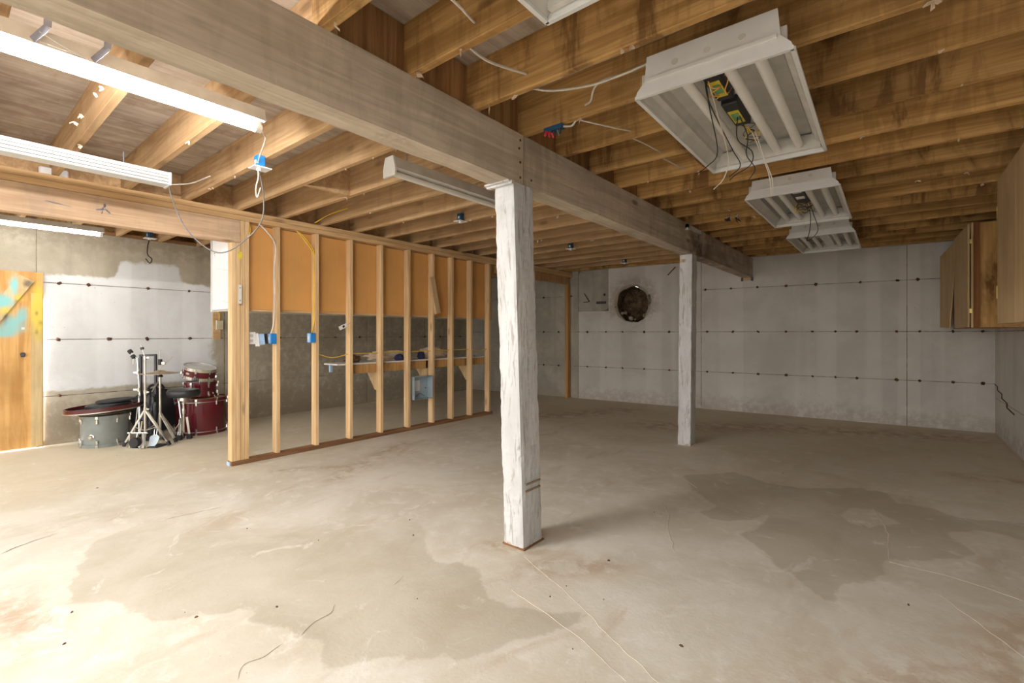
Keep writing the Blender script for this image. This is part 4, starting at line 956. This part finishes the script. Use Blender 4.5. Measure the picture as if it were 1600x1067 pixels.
MB().box(.62,.66,6.46,8.30,1.316,1.36).build('face_frame', M['trim_red'], c2)
a = math.atan2(-.030, .90)
dm = Matrix.Translation((.598,6.44,1.318)) @ Matrix.Rotation(math.atan2(.028,.9),4,'Z')
MB().box(-.016,0,0,.90,0,1.02,dm).build('door', M['cabply'], c2, bevel=.002)
dm = Matrix.Translation((.575,7.42,1.318)) @ Matrix.Rotation(math.atan2(.075,.9),4,'Z') @ Matrix.Rotation(math.radians(1.2),4,'X')
MB().add([dm @ Vector(p) for p in ((-.016,.30,.0),(0,.30,.0),(0,.86,.0),(-.016,.86,.0),(-.016,-.06,1.0),(0,-.06,1.0),(0,.86,.92),(-.016,.86,.92))], [(0,3,2,1),(4,5,6,7),(0,1,5,4),(1,2,6,5),(2,3,7,6),(3,0,4,7)]).build('door', M['cabply'], c2)
for z in (1.48, 2.16): MB().box(.592,.612,6.405,6.42,z-.022,z+.022).build('hinge', M['brass'], c2)

# ------------------------------------------------------------------ drum kit by the left wall
Rv = Vector((math.cos(YAW), math.sin(YAW), 0)); Dv = Vector((-math.sin(YAW), math.cos(YAW), 0))
def at_sd(s, d, z=0): p = Rv*s+Dv*d; return (p.x, p.y, z)
def part(b, name, mat, t, **k): return b.build(name, M[mat], t, local=True, **k)
def lug(t, r, a, z, h=.05, mat='chrome'):
    b = MB(); m = Matrix.Rotation(a, 4, 'Z'); b.box(r-.002, r+.020, -.010, .010, z-h/2, z+h/2, m); return part(b, 'lug', mat, t, bevel=.004)
def drum(name, loc, label, r, h, shell, hoop, nlug, tilt=None, inset=.04, rods=True, head='head_white', group=None, lugrows=(0,1), cat='drum', claw=True):
    t = empty(name, loc, label, cat, YAW, group)
    if tilt: t.rotation_euler = (tilt[0], tilt[1], YAW)
    part(MB().lathe([(r,.03),(r,h-.03),(r-.006,h-.03),(r-.006,.03)], n=48, close=True), 'shell', shell, t, smooth=40)
    for z0, z1 in ((.0,.035),(h-.035,h)):
        part(MB().lathe([(r+.014,z0),(r+.014,z1),(r-.004,z1),(r-.004,z0)], n=48, close=True), 'hoop', hoop, t, smooth=40)
    part(MB().lathe([(0,h-.012),(r-.004,h-.012),(r-.004,h-.016),(0,h-.016)], n=48), 'drum_head', head, t, smooth=40)
    for k in range(nlug):
        a = 2*PI*(k+.5)/nlug
        for s in (0, 1):
            z = inset+.06 if s == 0 else h-inset-.06
            lg = lug(t, r, a, z)
            if rods:
                b = MB(); m = Matrix.Rotation(a, 4, 'Z'); zz = sorted((z, (.0 if s == 0 else h)))
                b.tube([m @ Vector((r+.016,0,zz[0])), m @ Vector((r+.016,0,zz[1]))], .0045, 6)
                if claw: b.box(r+.006, r+.024, -.012, .012, (0 if s == 0 else h-.03), (.03 if s == 0 else h), m)
                part(b, 'tension_rod', 'chrome', lg)
    return t
# grey bass drum lying on its head
g = drum('bass_drum', (-6.97,1.25,0), 'grey bass drum lying flat near the door, hoops and cymbal stacked on it', .215, .345, 'drum_grey', 'drum_grey', 8, inset=.0)
part(MB().lathe([(.22,.312),(.22,.344),(.21,.344),(.21,.312)], n=48, close=True), 'bearing_edge', 'wood_edge', g)
b = MB(); m = Matrix.Rotation(-PI/2+.14,4,'Z'); b.lathe([(0,.022),(.016,.022),(.022,.010),(.030,.006),(.032,0)], m @ Vector((.215,0,.12)), 16, (m @ Matrix.Rotation(PI/2,4,'Y')).to_3x3()); part(b, 'mount_bracket', 'chrome', g)
b = MB(); m = Matrix.Rotation(PI*.97,4,'Z'); b.box(.21,.245,-.02,.02,.08,.15,m); b.tube([m @ Vector((.25,0,.02)), m @ Vector((.235,0,.16))], .01, 8); part(b, 'spur', 'chrome', g)
# cymbal, red hoop and pads stacked on top, leaning to the left
gx, gy = -6.97, 1.25
def disc_stack(name, off, z, tilt, label, cat, parts):
    p = Vector((gx,gy,z))+Rv*off[0]+Dv*off[1]
    t = empty(name, p, label, cat); t.rotation_euler = Matrix.Rotation(YAW,3,'Z').to_4x4().to_euler(); t.rotation_euler = (tilt[0], tilt[1], YAW)
    for nm, prof, mat, cl in parts: part(MB().lathe(prof, n=48, close=cl), nm, mat, t, smooth=35)
    return t
disc_stack('cymbal', (.02,0), .362, (.0,-.06), 'bronze cymbal lying directly on the grey bass drum', 'cymbal', [('plate', [(.012,.030),(.05,.026),(.06,.018),(.25,.002),(.25,0),(.06,.014),(.012,.024)], 'bronze', True)])
rh = disc_stack('drum_hoop', (.0,-.01), .392, (.02,-.06), 'dark red wooden hoop with white inner edge on the cymbal', 'drum hoop', [('hoop', [(.345,.01),(.345,.05),(.328,.05),(.328,.01)], 'hoop_red', True), ('rim', [(.352,.0),(.352,.010),(.32,.010),(.32,.0)], 'dull_chrome', True), ('drum_head', [(0,.013),(.33,.013),(.33,.010),(0,.010)], 'black_vinyl', False)])
disc_stack('practice_pad', (.04,.0), .418, (.02,-.06), 'black round pad lying inside the red hoop', 'drum pad', [('pad', [(0,.05),(.19,.05),(.205,.04),(.205,.005),(.19,0),(0,0)], 'black_vinyl', False)])
disc_stack('practice_pad', (.07,.06), .480, (.02,-.05), 'top black disc of the stack on the grey drum', 'drum pad', [('pad', [(0,.022),(.17,.022),(.18,.015),(.18,.004),(0,0)], 'rubber', False)])
blob('dark_bag', tuple(Vector((gx,gy,0))+Rv*.375+Dv*.19), (.085,.085,.30), 'black_vinyl', 'tall crumpled black bag between the grey drum and the stands', 'bag', 2.2, .35)
# big black case leaning on the wall
t = empty('drum_case', (-7.29,1.80,0), 'round black drum case leaning on the concrete wall behind the stands', 'case', PI/2)
m = Matrix.Translation((0,.0,.283)) @ Matrix.Rotation(math.radians(84),4,'X')
b = MB(); b.lathe([(0,.04),(.25,.04),(.275,.03),(.275,-.03),(.25,-.04),(0,-.04)], n=48, m=m.to_3x3(), c=m.translation); part(b, 'shell', 'black_vinyl', t, smooth=40)
b = MB(); b.lathe([(.274,.008),(.279,.008),(.279,-.008),(.274,-.008)], n=48, m=m.to_3x3(), c=m.translation, close=True); part(b, 'zip_band', 'rubber', t)
b = MB(); b.tube(smoothpath([(-.09,-.03,.555),(-.06,-.035,.60),(.04,-.035,.605),(.08,-.03,.555)]), .014, 8); part(b, 'handle', 'rubber', t, smooth=60)
# black bent frame
t = empty('rack_frame', at_sd(-4.52,5.72), 'black bent-tube frame standing upside down among the cymbal stands', 'stand', YAW)
b = MB()
for p, q in (((.0,0,0),(-.0,0,1.0)), ((.0,0,.99),(.185,0,.995)), ((.18,0,1.0),(.185,0,.0))): b.bar(p, q, .024, .024, up=(0,1,0))
part(b, 'frame', 'dark_metal', t)
def tripod(t, apex, feet, mat='dull_chrome', w=.016, gap=.022):
    for f in feet:
        b = MB(); a = Vector(apex); f = Vector(f); d = (f-a); s = d.cross(Vector((0,0,1))).normalized()*gap/2
        b.bar(a+s, f+s+Vector((0,0,.02)), .005, w); b.bar(a-s, f-s+Vector((0,0,.02)), .005, w); lg = part(b, 'leg', mat, t)
        b = MB(); b.bar(f-d.normalized()*.04+Vector((0,0,.020)), f+Vector((0,0,.012)), .03, .024); part(b, 'rubber_foot', 'rubber', lg)
# tall boom stand in front
t = empty('cymbal_stand', at_sd(-4.10,5.25), 'tall chrome cymbal stand in front, its tripod spread wide', 'stand', YAW)
tripod(t, (0,0,.41), [(-.19,-.06,0),(.275,.0,0),(.03,.26,0)])
b = MB(); b.tube([(0,0,.10),(0,0,.62)], .0125, 10); b.tube([(0,0,.55),(0,0,1.0)], .0095, 10); part(b, 'pole', 'dull_chrome', t, smooth=40)
for f in ((-.10,-.03,.22),(.14,0,.22),(.02,.13,.22)): b = MB(); b.bar((0,0,.17), f, .012, .005); part(b, 'brace', 'dull_chrome', t)
for z in (.41,.60,.985): b = MB(); b.lathe([(.018,-.02),(.018,.02)], (0,0,z), 12); b.box(.015,.045,-.005,.005,z-.006,z+.010); part(b, 'collar', 'chrome', t)
b = MB(); b.tube([(0,0,.985),(-.047,0,1.135)], .005, 8); part(b, 'boom_arm', 'dull_chrome', t)
b = MB(); b.lathe([(.0,.012),(.018,.012),(.018,-.012),(0,-.012)], (-.034,0,1.09), 12, Matrix.Rotation(-.3,3,'Y')); part(b, 'wing_nut', 'dark_metal', t)
# folded stand
t = empty('cymbal_stand', at_sd(-4.385,5.50), 'folded chrome cymbal stand leaning left with two black felts', 'stand', YAW)
b = MB(); b.tube([(.06,0,.02),(.03,0,.5),(.0,0,.97)], .011, 10); part(b, 'pole', 'chrome', t, smooth=40)
b = MB(); b.tube([(.0,0,.96),(-.09,0,1.05)], .006, 8); b.tube([(.0,0,.96),(-.045,0,1.0),(-.05,0,.9)], .006, 8); part(b, 'tilter_arm', 'dull_chrome', t)
for c_ in ((-.085,0,1.045),(-.048,0,.985)): b = MB(); b.lathe([(.0,.02),(.024,.018),(.024,-.018),(0,-.02)], c_, 12, Matrix.Rotation(-.7,3,'Y')); part(b, 'felt', 'rubber', t)
for x in (-.03,.02,.06): b = MB(); b.bar((.03,-.01,.56), (x+.02,-.03,.10), .012, .006); part(b, 'leg', 'chrome', t)
for z in (.45,.60,.80): b = MB(); b.lathe([(.017,-.022),(.017,.022)], (.05-.055*z,0,z), 12); b.box(-.045,.0,-.006,.006,z-.01,z+.01); part(b, 'collar', 'chrome', t)
# hi-hat stand with its cymbal
hh = empty('hi_hat_stand', at_sd(-4.06,5.42), 'chrome hi-hat stand with upright rod, right of the tall cymbal stand', 'stand', YAW)
b = MB(); b.tube([(0,0,.10),(0,0,.80)], .0125, 10); b.tube([(0,0,.8),(0,0,1.06)], .003, 8); part(b, 'pole', 'dull_chrome', hh, smooth=40)
tripod(hh, (0,0,.34), [(.20,-.02,0),(-.12,.12,0),(.06,.20,0)])
b = MB(); b.lathe([(.0,.035),(.02,.035),(.022,-.03),(0,-.03)], (0,0,.925), 12); part(b, 'clutch', 'black_plastic', hh)
b = MB(); b.lathe([(.0,.0),(.012,.0),(.026,-.02),(.026,-.035),(0,-.035)], (0,0,.79), 14); part(b, 'cup', 'black_plastic', hh)
b = MB(); b.tube([(.01,0,.87),(.14,0,.99)], .005, 8); b.box(.02,.06,-.01,.01,.90,.93); part(b, 'side_rod', 'dull_chrome', hh)
b = MB(); b.tube([(-.02,.02,.72),(-.14,.06,.58)], .007, 8); part(b, 'side_brace', 'chrome', hh)
cy = empty('cymbal', at_sd(-4.06,5.42,.795), 'tan bronze cymbal held level on the hi-hat stand', 'cymbal', YAW)
part(MB().lathe([(.014,.040),(.045,.034),(.06,.022),(.195,.004),(.195,.001),(.06,.018),(.045,.030),(.014,.036)], n=48, close=True), 'plate', 'bronze', cy, smooth=35)
# pedals
def pedal(loc, label, w, plate_only=False):
    t = empty('kick_pedal', loc, label, 'pedal', YAW)
    if not plate_only:
        for s in (-1,1): part(MB().box(s*w/2-.008, s*w/2+.008, -.02, .01, 0, .175), 'upright', 'dull_chrome', t, bevel=.003)
        b = MB(); b.tube([(-w/2-.03,0,.17),(w/2+.03,0,.17)], .009, 8); part(b, 'axle', 'chrome', t)
        b = MB(); b.tube([(0,0,.17),(.0,-.02,.09)], .005, 8); sf = part(b, 'beater_shaft', 'chrome', t)
        b = MB(); b.lathe([(0,.03),(.05,.028),(.055,0),(.05,-.028),(0,-.03)], (0,-.03,.075), 20, Matrix.Rotation(PI/2,3,'X')); part(b, 'beater', 'rubber', t)
        b = MB(); b.tube([(.03,.0,.16),(.05,0,.30)], .007, 8); part(b, 'spring', 'chrome', t)
        part(MB().box(-w/2,w/2,-.05,.01,.0,.02), 'base', 'chrome', t, bevel=.004)
    else:
        m = Matrix.Translation((0,0,.02)) @ Matrix.Rotation(math.radians(68),4,'X')
        part(MB().add([m @ Vector(p) for p in ((-.045,0,0),(.03,0,0),(.05,.04,0),(.055,.10,0),(.02,.125,0),(-.02,.125,0),(-.05,.10,0),(-.045,0,.008),(.03,0,.008),(.05,.04,.008),(.055,.10,.008),(.02,.125,.008),(-.02,.125,.008),(-.05,.10,.008))],
             [tuple(range(6,-1,-1)), tuple(range(7,14))]+[(i,(i+1)%7,7+(i+1)%7,7+i) for i in range(7)]), 'footplate', 'grey_metal', t)
        b = MB(); b.tube(smoothpath([(-.012,.04,.13),(-.014,.05,.19),(.0,.05,.205),(.014,.05,.19),(.012,.04,.13)]), .004, 6); part(b, 'chain_loop', 'chrome', t)
        part(MB().box(-.05,.055,-.01,.16,.0,.012), 'base', 'dark_metal', t)
    return t
pedal(at_sd(-4.09,5.13), 'kick pedal with black round beater at the foot of the cymbal stand', .15)
pedal(at_sd(-3.95,5.16), 'second kick pedal showing only its upright grey footplate', .1, True)
# folded chrome leg cluster
t = empty('stand_base', at_sd(-3.99,5.62), 'folded shiny stand base leaning on the black case', 'stand', YAW)
b = MB(); b.tube([(.06,-.02,.02),(.03,0,.24),(-.01,.02,.45)], .011, 10); part(b, 'pole', 'chrome', t)
b = MB(); b.lathe([(0,.02),(.02,.015),(.02,-.015),(0,-.02)], (-.01,.02,.46), 12); part(b, 'knob', 'chrome', t)
for x in (-.06,.07): b = MB(); b.bar((.03,0,.22), (x,-.06,.02), .014, .006); part(b, 'leg', 'chrome', t)
b = MB(); b.bar((.04,-.01,.24),(.05,-.02,.10), .035, .03); part(b, 'sleeve', 'white_metal', t)
# throne
t = empty('drum_throne', at_sd(-3.915,5.60), 'drum stool with round black seat and folded chrome legs', 'stool', YAW)
part(MB().lathe([(0,.0),(.15,.0),(.168,.018),(.172,.06),(.158,.085),(.10,.095),(0,.097)], (0,0,.505), 40), 'seat', 'black_vinyl', t, smooth=45)
part(MB().lathe([(.055,.46),(.05,.505),(.02,.44),(.02,.42)], n=20), 'seat_mount', 'dull_chrome', t, smooth=45)
b = MB(); b.tube([(0,0,.08),(0,0,.46)], .013, 12); part(b, 'post', 'chrome', t, smooth=40)
b = MB(); b.lathe([(.02,-.03),(.022,0),(.02,.03)], (0,0,.33), 14); part(b, 'collar', 'chrome', t, smooth=40)
for a in (.4, 2.5, 4.6):
    for sgn in (-1, 1):
        o_ = Vector((-math.sin(a), math.cos(a), 0))*.012*sgn; r = Vector((math.cos(a), math.sin(a), 0))
        b = MB(); b.bar(Vector((0,0,.26))+r*.035+o_, Vector((0,0,.05))+r*.06+o_, .005, .022); lg = part(b, 'leg', 'chrome', t)
    b = MB(); b.box(-.028,.028,-.022,.022,0,.06, Matrix.Translation(Vector((math.cos(a)*.06, math.sin(a)*.06, 0)))); part(b, 'rubber_foot', 'rubber', t, bevel=.006)
# burgundy bass drum, tom and snare stacked
rx_, ry_ = -6.90, 2.185
drum('bass_drum', (rx_,ry_,0), 'large glossy burgundy bass drum lying on its head beside the stool', .272, .445, 'drum_red', 'drum_red', 8, inset=.0, head='wood_edge')
rr = bpy.data.objects['bass_drum.001']
for z in (.034,.40): part(MB().lathe([(.288,z),(.288,z+.006),(.268,z+.006),(.268,z)], n=48, close=True), 'hoop_inlay', 'dull_chrome', rr)
for k, x in enumerate((.03,.15)):
    b = MB(); b.tube([(x,.05,.43),(x-.05,.02,.55),(x-.075,.02,.66-.06*k)], .011, 10); part(b, 'tom_rod', 'chrome', rr, smooth=40)
drum('tom_drum', tuple(Vector((rx_,ry_,.447))+Rv*-.04+Dv*.05), 'burgundy tom sitting on the large burgundy bass drum', .17, .19, 'drum_red', 'drum_red', 6, inset=-.01, head='head_white')
drum('snare_drum', tuple(Vector((rx_,ry_,.695))+Rv*-.06+Dv*.03), 'tilted burgundy drum with chrome hoops at the top of the stack', .185, .145, 'drum_red', 'chrome', 8, tilt=(.08,.24), inset=-.025, head='head_white', claw=False)
sn = bpy.data.objects['snare_drum']
b = MB(); m = Matrix.Rotation(-PI/2-.12,4,'Z'); b.lathe([(0,.003),(.022,.003),(.024,0)], m @ Vector((.185,0,.07)), 20, (m @ Matrix.Rotation(PI/2,4,'Y')).to_3x3() @ Matrix.Scale(.6,3,(1,0,0))); part(b, 'badge', 'dull_chrome', sn)

# ------------------------------------------------------------------ bits of debris on the floor
rd = random.Random(21)
DEB = [(-1.26,1.99),(-1.22,2.36),(-1.27,1.86),(-1.06,2.0),(-.99,1.61),(-.66,1.9),(-.76,4.81),(.06,2.85),(-2.48,.72),(-2.4,.74),(-2.2,1.0),(-1.75,1.45),(-5.03,.85),(-2.61,.34),(-2.88,.4),(-2.71,1.48),(-3.23,1.28),(-2.32,1.89),(-2.53,2.03),(-6.2,1.2),(-1.3,3.2)]
for k, (x, y) in enumerate(DEB):
    b = MB(); L = rd.uniform(.004,.011); w = L*rd.uniform(.3,.8); n = 7; h = rd.uniform(.003,.006); a0 = rd.uniform(0,6)
    ring = [(x+math.cos(a0)*L*math.cos(2*PI*j/n)*rd.uniform(.7,1.1)-math.sin(a0)*w*math.sin(2*PI*j/n), y+math.sin(a0)*L*math.cos(2*PI*j/n)+math.cos(a0)*w*math.sin(2*PI*j/n)*rd.uniform(.7,1.1)) for j in range(n)]
    b.add([(p[0],p[1],.0005) for p in ring]+[(x+(p[0]-x)*.6, y+(p[1]-y)*.6, h) for p in ring], [tuple(reversed(range(n))), tuple(range(n,2*n))]+[(j,(j+1)%n,n+(j+1)%n,n+j) for j in range(n)])
    tag(b.build('debris', M['rust' if k % 3 else 'cloth_brown'], None), 'tiny dark chip of debris lying on the concrete floor', 'debris', 'debris chips on the floor')
